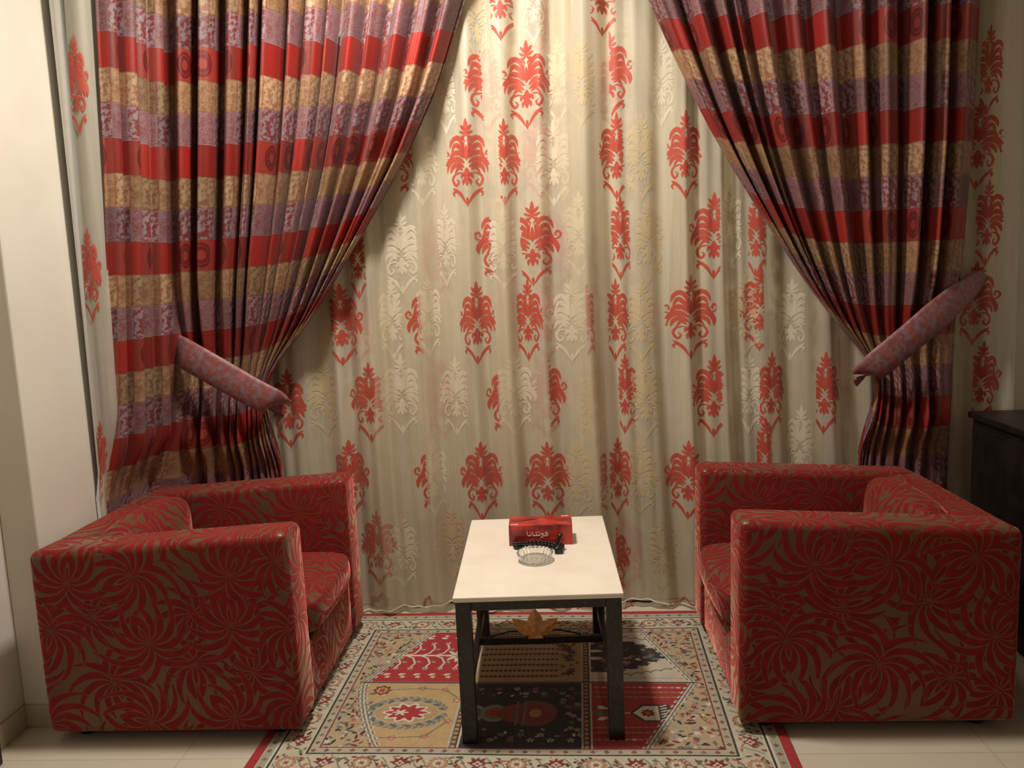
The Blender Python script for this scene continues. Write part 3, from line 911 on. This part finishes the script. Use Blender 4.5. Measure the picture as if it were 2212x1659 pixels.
CREAM_M = [(1152, 0, 1128, 1182, 60), (910, 352, 885, 940, 70), (962, 195, 945, 982, 60), (868, 545, 820, 902, 92), (962, 530, 945, 985, 60), (1088, 535, 1056, 1112, 84), (1250, 505, 1225, 1262, 80),
           (1205, 175, 1186, 1222, 70), (1196, 350, 1160, 1228, 88), (925, 682, 903, 950, 60), (848, 690, 820, 868, 70), (1235, 690, 1180, 1262, 96), (1710, 690, 1680, 1735, 70),
           (985, 855, 950, 1010, 76), (868, 850, 830, 905, 92), (1112, 850, 1078, 1160, 92), (1620, 850, 1604, 1640, 60), (938, 1030, 920, 962, 60), (1728, 960, 1700, 1752, 64),
           (1580, 490, 1562, 1602, 60), (870, 1190, 845, 905, 80), (1430, 175, 1408, 1452, 60)]
for (px, py, a, b, w) in CREAM_M:
    motif(px, py, 'motif_cream', sheer, (a, b), w, lean=0.02)
GOLD_M = [(1385, 340, 1355, 1412, 80), (1385, 690, 1358, 1412, 80), (1285, 865, 1255, 1305, 84), (1245, 1035, 1225, 1285, 92), (1382, 1030, 1362, 1418, 84), (1400, 520, 1375, 1430, 80), (1255, 180, 1235, 1280, 80),
          (1030, 40, 1012, 1050, 60), (1610, 680, 1575, 1640, 90), (700, 860, 668, 728, 84), (1395, 860, 1365, 1425, 84), (975, 1175, 948, 1000, 70), (1430, 1190, 1405, 1465, 84)]
for (px, py, a, b, w) in GOLD_M:
    motif(px, py, 'motif_gold', sheer, (a, b), w, lean=0.02)
GHOST_M = [(1165, 335, 1130, 1215), (1200, 540, 1160, 1240), (935, 560, 905, 965), (1180, 860, 1140, 1225), (955, 860, 920, 975), (1330, 190, 1300, 1345), (1165, 60, 1140, 1190), (1180, 690, 1150, 1210),
           (770, 700, 745, 800), (975, 1170, 940, 1010), (1350, 1190, 1330, 1385), (1050, 190, 1030, 1080)]
for (px, py, a, b) in GHOST_M:
    motif(px, py, 'motif_ghost', lin, (a, b), 92, surf=y_lining, Y=-0.07)


def side_motif(z0, t0, w=0.16):
    V, Fc = [], []
    for sgn in (1, -1):
        for pts, wd in STROKES:
            if sgn < 0 and all(abs(p[0]) < 1e-6 for p in pts): continue
            n = 9; C = catmull(pts, n) * np.array([sgn * w, 0.32])
            T = np.gradient(C, axis=0); T /= np.linalg.norm(T, axis=1)[:, None] + 1e-9
            N = np.stack([-T[:, 1], T[:, 0]], 1); hw = wd * 0.2 * (np.sin(PI * np.linspace(0.04, 0.985, n)) ** 0.65)
            b = len(V)
            for k in range(n):
                for s in (-1, 1):
                    q = C[k] + N[k] * hw[k] * s
                    t = min(1.0, max(0.0, t0 - q[0] / 0.5)); p = side_sheer(t, z0 + q[1])
                    V.append((p[0] + 0.002, p[1] - 0.004, p[2]))
            for k in range(n - 1): Fc.append((b + 2 * k, b + 2 * k + 1, b + 2 * k + 3, b + 2 * k + 2))
    from_py('motif', V, Fc, 'motif_red', sheer, True)


for z in (2.12, 1.48, 0.80): side_motif(z, 0.90)
# gathered folds where the organza lies double
for (xa, xb, wd, ya, yb, off) in ((1002, 1062, 40, -190, 1312, 0.010), (905, 948, 46, 250, 1318, -0.007), (1082, 1118, 54, 430, 1312, -0.007), (1188, 1296, 50, -190, 1108, -0.007),
                                  (722, 738, 34, 640, 1318, 0.010), (1432, 1428, 44, -190, 1312, 0.010), (815, 850, 60, 420, 1318, -0.006),
                                  (1590, 1600, 30, 430, 980, 0.010), (620, 645, 30, 760, 1050, 0.010)):
    rows = []
    for k in range(60):
        f = k / 59; py = ya + (yb - ya) * f; px = xa + (xb - xa) * f + 4 * math.sin(f * 9 + xa)
        row = []
        for j in range(15):
            g = j / 14 * 2 - 1
            c = at(px + g * wd / 2 * (0.85 + 0.25 * math.sin(f * 5 + wd)), py, -0.145)
            row.append((c[0], float(y_sheer(c[0], c[2])) + off + (0.012 * g * g - 0.006) * (1 if off < 0 else 0.4), max(c[2], 0.03)))
        rows.append(row)
    grid_obj('fold', np.array(rows), 'sheer' if off > 0 else 'fold', sheer)
# hem cord and the red scroll thread above it
hx = np.linspace(-1.60, 1.75, 700); hz = 0.028 + 0.010 * np.sin(hx * 9.0) + 0.006 * np.sin(hx * 23)
bm = bmesh.new(); tube(bm, list(zip(hx, y_sheer(hx, hz), hz)), 0.0028, 6)
from_bm('hem_cord', bm, 'hem', sheer, True)
for (a, b, y0, ph) in ((800, 848, 1282, 0), (915, 936, 1292, 1), (1165, 1235, 1312, 0), (1240, 1305, 1312, 2), (1348, 1370, 1308, 1), (1446, 1498, 1300, 0), (1035, 1090, 1300, 2)):
    pts = []
    for k in range(26):
        f = k / 25; c = at(a + (b - a) * f, y0 + 6 * math.sin(f * 7 + ph) + 3 * math.sin(f * 17), -0.14)
        pts.append((c[0], float(y_sheer(c[0], c[2])) - 0.004, c[2]))
    bm = bmesh.new(); tube(bm, pts, 0.0022, 5); from_bm('hem_scroll', bm, 'scroll', sheer, True)

# ------------------------------------------------------------------ patterned drapes
def interp_px(tab, Y):
    P = np.array([at(a, b, Y) for a, b in tab]); o = np.argsort(P[:, 2])
    return P[o, 2], P[o, 0]


def smooth_interp(z, zt, xt):
    x = np.interp(z, zt, xt)
    k = np.ones(9) / 9.0
    pad = np.concatenate([np.full(4, x[0]), x, np.full(4, x[-1])])
    s = np.convolve(pad, k, 'valid'); s[:2] = x[:2]; s[-2:] = x[-2:]
    return s


def pleat(ph, amp, sharp=0.5):
    f = ph - np.floor(ph)
    q = np.clip((f - 0.13) / 0.74, 0, 1)
    return amp * np.sin(PI * q) ** sharp


RED_TOP = 2.302                          # height at which a red row starts on both drapes


def drape_sheet(name, parent, edge_fixed, edge_lead, Y, zt, seed, npl, amp, tie_t, pinch, side=None, zbot=0.02):
    """cloth between a fixed edge and a leading edge that is drawn to a tieback"""
    r = np.random.default_rng(seed)
    nz = 170
    z = np.linspace(ZTOP, zbot, nz)
    xf = smooth_interp(z, *edge_fixed); xe = smooth_interp(z, *edge_lead)
    # pleat widths
    w = r.uniform(0.5, 1.5, npl); w[-1] = 1.5; w[-2] = 1.2
    b = np.concatenate([[0], np.cumsum(w)]); b /= b[-1]
    per = 26
    t = np.concatenate([b[i] + (b[i + 1] - b[i]) * np.arange(per) / per for i in range(npl)] + [[1.0]])
    ph = np.concatenate([i + np.arange(per) / per for i in range(npl)] + [[npl]])
    ampl = r.uniform(0.75, 1.25, npl); ampl[-1] = 0.75
    ai = np.minimum(np.floor(ph).astype(int), npl - 1)
    W0 = abs(xe[0] - xf[0])
    Tt, Zz = np.meshgrid(t, z)
    X = np.zeros_like(Tt); Yy = np.zeros_like(Tt)
    for j in range(nz):
        W = xe[j] - xf[j]
        p = max(1.0, W0 / abs(W))
        g = 1 - (1 - t) ** (1 + (p - 1) * 0.85)
        x = xf[j] + W * g
        tz = z[j] - tie_t[1]
        k = 1 - pinch * math.exp(-(tz / 0.16) ** 2)
        sel = np.clip((t - 0.30) / 0.4, 0, 1)
        x = x + sel * (tie_t[0] - x) * (1 - k)
        comp = np.clip(np.gradient(x, t) / (xe[0] - xf[0]), 0.10, 1)
        X[j] = x
        wav = 0.16 * np.sin(3 * PI * ph + 0.7 * ai + 0.8 * z[j]) * amp
        Yy[j] = Y - (pleat(ph, amp * ampl[ai]) + wav * np.abs(np.sin(PI * ph))) * (0.35 + 0.65 * comp ** 0.6) * (1 - 0.62 * math.exp(-((z[j] - tie_t[1] - 0.1) / 0.24) ** 2)) - 0.030 * (1 - comp) * math.exp(-(tz / 0.5) ** 2)
        lo = np.clip((0.82 - z[j]) / 0.16, 0, 1); lo = lo * lo * (3 - 2 * lo)        # below the chair arms the cloth hangs flatter
        Yy[j] = Yy[j] * (1 - lo) + (Y - 0.002 + (Yy[j] - Y) * 0.40) * lo
    # cloth coordinates: along the pleats and down each thread
    dz = np.hypot(np.diff(X, axis=0), np.diff(Zz, axis=0))
    S = np.vstack([np.zeros(len(t)), np.cumsum(dz, axis=0)])
    u = np.concatenate([[0], np.cumsum(np.hypot(np.diff(X[0]), np.diff(Yy[0])))])
    UVc = np.stack([np.broadcast_to(u, S.shape), S - (ZTOP - RED_TOP)], -1)
    P = np.stack([X, Yy, Zz], -1)
    if side is not None:                 # the cloth that turns forward along the pier
        sxt, sy, ns = side
        sx = smooth_interp(z, *sxt)[:, None]; ex = xf[:, None] - 0.006; ey = Y
        tt = np.linspace(0, 1, ns * 22 + 1)[:-1]; pp = tt * ns
        nrm = np.array([-(ey - sy), float((ex - sx).mean())]); nrm /= np.linalg.norm(nrm); nrm = -nrm
        if nrm[0] < 0: nrm = -nrm
        Tt2, Z2 = np.meshgrid(tt, z)
        off = pleat(pp, 0.050) * (0.8 + 0.3 * np.sin(2.1 * np.floor(pp)))
        flare = np.clip((1.1 - z) / 1.1, 0, 1)[:, None]
        A = np.stack([sx + (ex - sx) * Tt2 + nrm[0] * off + 0.0 * flare, sy + (ey - sy) * Tt2 + nrm[1] * off - 0.03 * flare * (1 - Tt2), Z2], -1)
        lo = np.clip((0.88 - Z2) / 0.26, 0, 1); lo = lo * lo * (3 - 2 * lo) * np.clip((-0.25 - A[..., 1]) / 0.05, 0, 1)   # pressed behind the chair back
        A[..., 0] = A[..., 0] * (1 - lo) + (-1.679 + 0.08 * (A[..., 0] + 1.55)) * lo
        A[..., 0] = np.where(lo > 0.99, np.minimum(A[..., 0], -1.674), A[..., 0])
        u2 = np.concatenate([[0], np.cumsum(np.hypot(np.diff(A[0, :, 0]), np.diff(A[0, :, 1])))])
        UV2 = np.stack([np.broadcast_to(u2 - u2[-1] - 0.02, Z2.shape), (ZTOP - Z2) - (ZTOP - RED_TOP)], -1)
        P = np.concatenate([A, P], 1); UVc = np.concatenate([UV2, UVc], 1)
    return grid_obj(name, P, 'drape', parent, UVc, solid=0.004)


YD = -0.212
dl = thing('drape', 'patchwork red, gold and lilac brocade drape on the left, gathered beside the pier', 'curtain', group='brocade drapes')
fixL = interp_px([(376, -190), (378, 0), (384, 600), (396, 1000), (420, 1380)], YD)
leadL = interp_px([(1064, -190), (1005, 0), (945, 190), (880, 335), (790, 495), (685, 675), (620, 775), (592, 830), (588, 870), (600, 930), (612, 1000), (622, 1100), (632, 1380)], YD)
pL = at(560, 850, YD)
drape_sheet('panel', dl, fixL, leadL, YD, None, 4, 13, 0.098, (pL[0], pL[2]), 0.35, side=(interp_px([(202, -190), (206, 0), (226, 400), (234, 800), (240, 1060), (244, 1500)], -0.60), -0.60, 5))

dr = thing('drape', 'patchwork red, gold and lilac brocade drape on the right, gathered behind the right armchair', 'curtain', group='brocade drapes')
fixR = interp_px([(2128, -190), (2116, 0), (2102, 300), (2078, 560), (2062, 700), (2052, 900), (2046, 1000), (2036, 1380)], YD)
leadR = interp_px([(1330, -190), (1400, 0), (1447, 105), (1505, 225), (1562, 330), (1642, 460), (1725, 590), (1805, 705), (1868, 790), (1880, 830), (1868, 880), (1856, 940), (1848, 1010), (1835, 1380)], YD)
pR = at(1912, 812, YD)
drape_sheet('panel', dr, fixR, leadR, YD, None, 9, 12, 0.098, (pR[0], pR[2]), 0.25)


def tieback(label, path, width, hook=None):
    t = thing('curtain_tieback', label, 'tieback', group='curtain tiebacks')
    C = catmull([at(a, b, Y) for a, b, Y, w in path], 60)
    Wd = catmull([(w, 0) for a, b, Y, w in path], 60)[:, 0]
    T = np.gradient(C, axis=0); T /= np.linalg.norm(T, axis=1)[:, None]
    # the band stands on edge: its width runs across the path, in the plane of the cloth
    up = np.array([0, 0, 1.0]); nrm = np.array([0, -1.0, 0])
    Wv = np.cross(nrm, np.stack([T[:, 0], 0 * T[:, 1], T[:, 2]], 1)); L = np.linalg.norm(Wv, axis=1)[:, None]
    Wv = np.where(L > 0.15, Wv / np.maximum(L, 1e-6), up)
    Wv[Wv[:, 2] < 0] *= -1
    for k in range(1, len(Wv)):                                  # keep the turn of the band smooth
        if L[k] < 0.3: Wv[k] = Wv[k - 1]
    s = np.concatenate([[0], np.cumsum(np.linalg.norm(np.diff(C, axis=0), axis=1))])
    rows = []
    uvs = []
    for k in np.linspace(-0.5, 0.5, 9):
        rows.append(C + Wv * (Wd * width * k)[:, None] + np.array([0, 0.010 * (2 * k) ** 2, 0]))
        uvs.append(np.stack([s, np.full_like(s, k * width)], 1))
    grid_obj('band', np.array(rows), 'tie', t, np.array(uvs), solid=0.006)
    if hook:
        bm = bmesh.new()
        h = at(*hook)
        pts = [(h[0] + 0.012, -0.005, h[2] + 0.012), (h[0] + 0.010, hook[2] * 0.6, h[2] + 0.012), (h[0], hook[2], h[2]), (h[0] - 0.012, hook[2] + 0.01, h[2] - 0.012)]
        tube(bm, catmull(pts, 14), 0.004, 8)
        o = from_bm('hook', bm, 'metal', t, True); o['label'] = 'small metal wall hook'
    return t


tieback('lilac brocade tieback holding the left drape', [(378, 752, -0.262, 1.0), (400, 766, -0.335, 1.0), (470, 806, -0.345, 1.0), (540, 846, -0.348, 0.98), (585, 868, -0.330, 0.95), (600, 874, -0.27, 0.92), (592, 868, -0.20, 0.9)], 0.118)
tieback('lilac brocade tieback holding the right drape, hooked to the wall', [(2128, 592, -0.150, 0.30), (2105, 612, -0.20, 0.75), (2040, 668, -0.325, 1.0), (1970, 728, -0.348, 1.0), (1905, 782, -0.350, 1.0), (1876, 806, -0.32, 0.98), (1868, 812, -0.23, 0.95)], 0.108, hook=(2130, 588, -0.15))

# ------------------------------------------------------------------ coffee table
TZ = 0.48
tb = thing('coffee_table', 'low coffee table with cream marble top and black marbled legs', 'table', (-0.104, -0.764, 0), math.radians(1.6))
tw_, td_ = 0.507, 0.772
box('tabletop', (-tw_ / 2, -td_ / 2, TZ - 0.016), (tw_ / 2, td_ / 2, TZ), 'stone', tb, bev=0.003)['label'] = 'cream marble slab'
lw = 0.046; lx, ly = tw_ / 2 - 0.006, td_ / 2 - 0.010
for sx in (-1, 1):
    for sy in (-1, 1):
        x0, x1 = sorted((sx * lx, sx * (lx - lw))); y0, y1 = sorted((sy * ly, sy * (ly - lw)))
        box('leg', (x0, y0, 0.0085), (x1, y1, TZ - 0.016), 'leg', tb, bev=0.002)
for sy in (-1, 1):
    y0, y1 = sorted((sy * (ly - 0.004), sy * (ly - 0.030)))
    box('apron_rail', (-lx + lw, y0, TZ - 0.048), (lx - lw, y1, TZ - 0.016), 'leg', tb, bev=0.0015)
for sx in (-1, 1):
    x0, x1 = sorted((sx * (lx - 0.004), sx * (lx - 0.030)))
    box('apron_rail', (x0, -ly + lw, TZ - 0.048), (x1, ly - lw, TZ - 0.016), 'leg', tb, bev=0.0015)
    x0, x1 = sorted((sx * (lx - 0.012), sx * (lx - 0.032)))
    box('side_stretcher', (x0, -ly + lw, 0.122), (x1, ly - lw, 0.146), 'leg', tb, bev=0.0015)
box('stretcher', (-lx + 0.03, 0.052, 0.122), (lx - 0.03, 0.072, 0.146), 'leg', tb, bev=0.0015)


def leaf_ornament():
    """three carved leaves rising from a small foot"""
    def petal(base, tip, w, n=14, ser=0.0):
        b = np.array(base); t = np.array(tip); ax = t - b; L = np.linalg.norm(ax); ax /= L; nn = np.array([-ax[1], ax[0]])
        lft, rgt = [], []
        for k in range(n + 1):
            f = k / n; hw = w * (math.sin(PI * f ** 0.75) ** 0.8) * (1 + ser * math.sin(f * 40)) if 0 < f < 1 else 0.0
            lft.append(b + ax * L * f + nn * hw); rgt.append(b + ax * L * f - nn * hw)
        return lft, rgt
    root = thing_part('leaf_ornament')
    for (bs, tp, w, ser) in (((0, 0.012), (0, 0.106), 0.030, 0.08), ((-0.008, 0.014), (-0.080, 0.070), 0.025, 0.05), ((0.008, 0.014), (0.080, 0.070), 0.025, 0.05)):
        l, r = petal(bs, tp, w, 14, ser)
        bm = bmesh.new()
        rows = []
        for a, b in zip(l, r):
            m = (a + b) / 2
            rows.append([bm.verts.new((a[0], 0.000, a[1])), bm.verts.new((m[0], -0.010, m[1])), bm.verts.new((b[0], 0.000, b[1])), bm.verts.new((m[0], 0.008, m[1]))])
        for p, q in zip(rows[:-1], rows[1:]):
            for k in range(4): bm.faces.new((p[k], p[(k + 1) % 4], q[(k + 1) % 4], q[k]))
        bmesh.ops.remove_doubles(bm, verts=list(bm.verts), dist=0.0002)
        from_bm('leaf', bm, 'leaf_wood', root)
    bm = bmesh.new()
    v = [bm.verts.new((x, y, z)) for y in (-0.008, 0.008) for (x, z) in ((-0.026, 0.0), (0.026, 0.0), (0.012, 0.022), (-0.012, 0.022))]
    for f in ((0, 1, 2, 3), (7, 6, 5, 4), (1, 0, 4, 5), (2, 1, 5, 6), (3, 2, 6, 7), (0, 3, 7, 4)): bm.faces.new([v[i] for i in f])
    from_bm('leaf_foot', bm, 'leaf_wood', root)
    return root


def thing_part(name):
    """a part that is itself an Empty of pieces, under the coffee table"""
    o = bpy.data.objects.new(name, None); link(o, tb); o['label'] = 'orange bronze ornament of three carved leaves'
    return o


lo_ = leaf_ornament(); lo_.location = (-0.018, 0.052, 0.146)
for sg in (-1, 1):
    bm = bmesh.new()
    tube(bm, catmull([(sg * 0.028 - 0.018, 0.062, 0.150), (sg * 0.07 - 0.018, 0.062, 0.168), (sg * 0.12 - 0.018, 0.062, 0.160), (sg * 0.16 - 0.018, 0.062, 0.150)], 16), 0.003, 6)
    from_bm('iron_scroll', bm, 'leg', tb, True)

# ------------------------------------------------------------------ things on the table
def on_table(px, py):
    v = CAM_ROT @ np.array([(px - CX) / F_PX, -(py - CY) / F_PX, -1.0]); return CAM + v * ((TZ - CAM[2]) / v[2])


a = on_table(1100, 1179); b = on_table(1237, 1177)
BW, BD, BH = b[0] - a[0], 0.112, 0.073
bx = thing('tissue_box', 'glossy red tissue box with white Arabic lettering on the table', 'tissue box', ((a[0] + b[0]) / 2, (a[1] + b[1]) / 2 + BD / 2, TZ), math.radians(0.8))
box('carton', (-BW / 2, -BD / 2, 0), (BW / 2, BD / 2, BH), 'tissue', bx, bev=0.0015)
for (x0, x1, y) in ((-BW / 2 + 0.008, -BW / 2 + 0.034, -BD / 2 + 0.010), (BW / 2 - 0.036, BW / 2 - 0.010, BD / 2 - 0.014)):
    for k in range(2):
        m = x0 + (x1 - x0) * k / 2
        box('printed_mark', (m, y, BH + 0.0002), (m + (x1 - x0) * 0.42, y + 0.006, BH + 0.0006), 'white_ink', bx)
bm = bmesh.new()                                    # the slot with its dark oval edge
bmesh.ops.create_circle(bm, cap_ends=True, segments=24, radius=1.0, matrix=Matrix.Translation((-0.035, 0.012, BH + 0.0004)) @ Matrix.Rotation(0.35, 4, 'Z') @ Matrix.Diagonal((0.032, 0.006, 1, 1)))
from_bm('opening_slot', bm, 'dark_wood', bx)
# lettering, written right to left on the front
LET = [  # strokes in millimetres: x to the right, z up
    [(66, 2), (64, 6), (60, 6), (59, 2.5), (63, 1.5), (66, 2), (65, -1), (58, -2), (54, -1)], [(54, 1), (52, 4.5), (49, 4), (49, 1), (53, 0.5), (54, -1.5), (51, -5), (46, -5.5)],
    [(44, 5), (44, 0.5), (40, -0.5), (36, 0), (35, 4), (34.5, 0), (30, -0.5), (26, 0)], [(26, 0), (25, 6), (24, 11)],
    [(21, 5), (20, 0.5), (16, -0.5), (12, 0)], [(12, 0), (10.5, 6), (9, 11)]]
DOT = [(61.5, 10), (42, 9), (34, 8.5), (37, 8.5), (19, 9)]
for st in LET:
    pts = [(x * 1.3 / 1000 - 0.060, -BD / 2 - 0.0004, 0.036 + z * 1.3 / 1000) for x, z in st]
    bm = bmesh.new(); tube(bm, catmull(pts, 22), 0.0013, 6); from_bm('letter_stroke', bm, 'white_ink', bx, True)
for (x, z) in DOT:
    bm = bmesh.new(); bmesh.ops.create_icosphere(bm, subdivisions=2, radius=0.0013, matrix=Matrix.Translation((x * 1.3 / 1000 - 0.060, -BD / 2 - 0.0002, 0.036 + z * 1.3 / 1000)))
    from_bm('letter_dot', bm, 'white_ink', bx, True)

c1 = on_table(1156, 1212)
ash = thing('ashtray', 'round clear cut-glass ashtray on the table', 'ashtray', (c1[0], c1[1] + 0.006, TZ))


def ashtray():
    n = 96
    prof = [(0.0, 0.000), (0.046, 0.000), (0.051, 0.004), (0.057, 0.016), (0.061, 0.027), (0.059, 0.030), (0.054, 0.029), (0.050, 0.021), (0.045, 0.011), (0.038, 0.007), (0.0, 0.006)]
    V = [(0, 0, prof[0][1])]; Fc = []
    rings = []
    for i, (r, z) in enumerate(prof[1:-1]):
        rg = []
        for k in range(n):
            a = 2 * PI * k / n
            flute = 0.0017 * abs(math.sin(12 * a)) if 1 <= i <= 4 else 0.0009 * math.cos(24 * a) if i >= 6 else 0
            zz = z + (0.0012 * math.cos(24 * a) if 3 <= i <= 5 else 0)
            V.append(((r - flute) * math.cos(a), (r - flute) * math.sin(a), zz)); rg.append(len(V) - 1)
        rings.append(rg)
    V.append((0, 0, prof[-1][1])); e = len(V) - 1
    for k in range(n):
        q = (k + 1) % n
        Fc.append((0, rings[0][q], rings[0][k])); Fc.append((e, rings[-1][k], rings[-1][q]))
        for a, b in zip(rings[:-1], rings[1:]): Fc.append((a[k], a[q], b[q], b[k]))
    from_py('bowl', V, Fc, 'glass', ash)


ashtray()
bd = thing('bead_string', 'heap of black prayer beads with a tassel between tissue box and ashtray', 'prayer beads', (0, 0, TZ))
path = catmull([on_table(1112, 1180)[:2], on_table(1117, 1187)[:2], on_table(1150, 1180)[:2], on_table(1185, 1183)[:2], on_table(1212, 1182)[:2], on_table(1214, 1190)[:2], on_table(1207, 1194)[:2], on_table(1201, 1189)[:2],
                on_table(1200, 1188)[:2], on_table(1175, 1184)[:2], on_table(1140, 1185)[:2], on_table(1116, 1186)[:2]], 47)
rb_ = random.Random(2)
bead_me = None
for k, p in enumerate(path):
    lay = 0.0075 if k < 24 else 0.0185
    if bead_me is None:
        bm = bmesh.new(); bmesh.ops.create_icosphere(bm, subdivisions=2, radius=0.0078)
        o = from_bm('bead', bm, 'bead', bd, True); bead_me = o.data
    else: o = link(bpy.data.objects.new('bead', bead_me), bd)
    o.location = (p[0], p[1] + rb_.uniform(-0.002, 0.002), lay + rb_.uniform(0, 0.002))
p0 = on_table(1202, 1193); bm = bmesh.new()
tube(bm, [(p0[0], p0[1], 0.014), (p0[0] + 0.006, p0[1] + 0.012, 0.030), (p0[0] + 0.012, p0[1] + 0.018, 0.046), (p0[0] + 0.018, p0[1] + 0.022, 0.058)], [0.006, 0.007, 0.008, 0.0065], 10)
from_bm('tassel_stem', bm, 'bead', bd, True)
bm = bmesh.new(); bm_box(bm, (p0[0] + 0.008, p0[1] - 0.010, 0.012), (0.028, 0.024, 0.024)); bevel(bm, 0.004, 2)
from_bm('tassel_head', bm, 'bead', bd, True)

# ------------------------------------------------------------------ black cabinet on the right
_cc = at(2090, 888, -0.23)
cb = thing('cabinet', 'long black wooden cabinet beside the right armchair', 'cabinet', (_cc[0] + 0.018, -0.238, 0))
CH = float(_cc[2])
box('top_board', (-0.018, -1.02, CH - 0.024), (0.50, 0.008, CH), 'black_wood', cb, bev=0.004)
box('body', (0.0, -1.0, 0.06), (0.49, 0.0, CH - 0.024), 'black_wood', cb, bev=0.002)
box('plinth', (0.02, -0.98, 0.0), (0.48, -0.02, 0.06), 'black_wood', cb)
for k in range(2):
    d = box('door', (-0.014, -0.975 + k * 0.485, 0.085), (-0.001, -0.51 + k * 0.485, CH - 0.05), 'black_wood', cb, bev=0.003)
    bm = bmesh.new(); bmesh.ops.create_uvsphere(bm, u_segments=16, v_segments=10, radius=0.012, matrix=Matrix.Translation((-0.026, -0.54 + k * 0.09, 0.5)))
    from_bm('knob', bm, 'metal', d, True)

# ------------------------------------------------------------------ small dark block by the left wall, curtain rails out of view
ds = box('doorstop', (-1.806, -1.255, 0), (-1.752, -1.215, 0.105), 'dark_wood', None, bev=0.006)
tag(ds, 'small dark brown wooden block at the foot of the left wall', 'block')
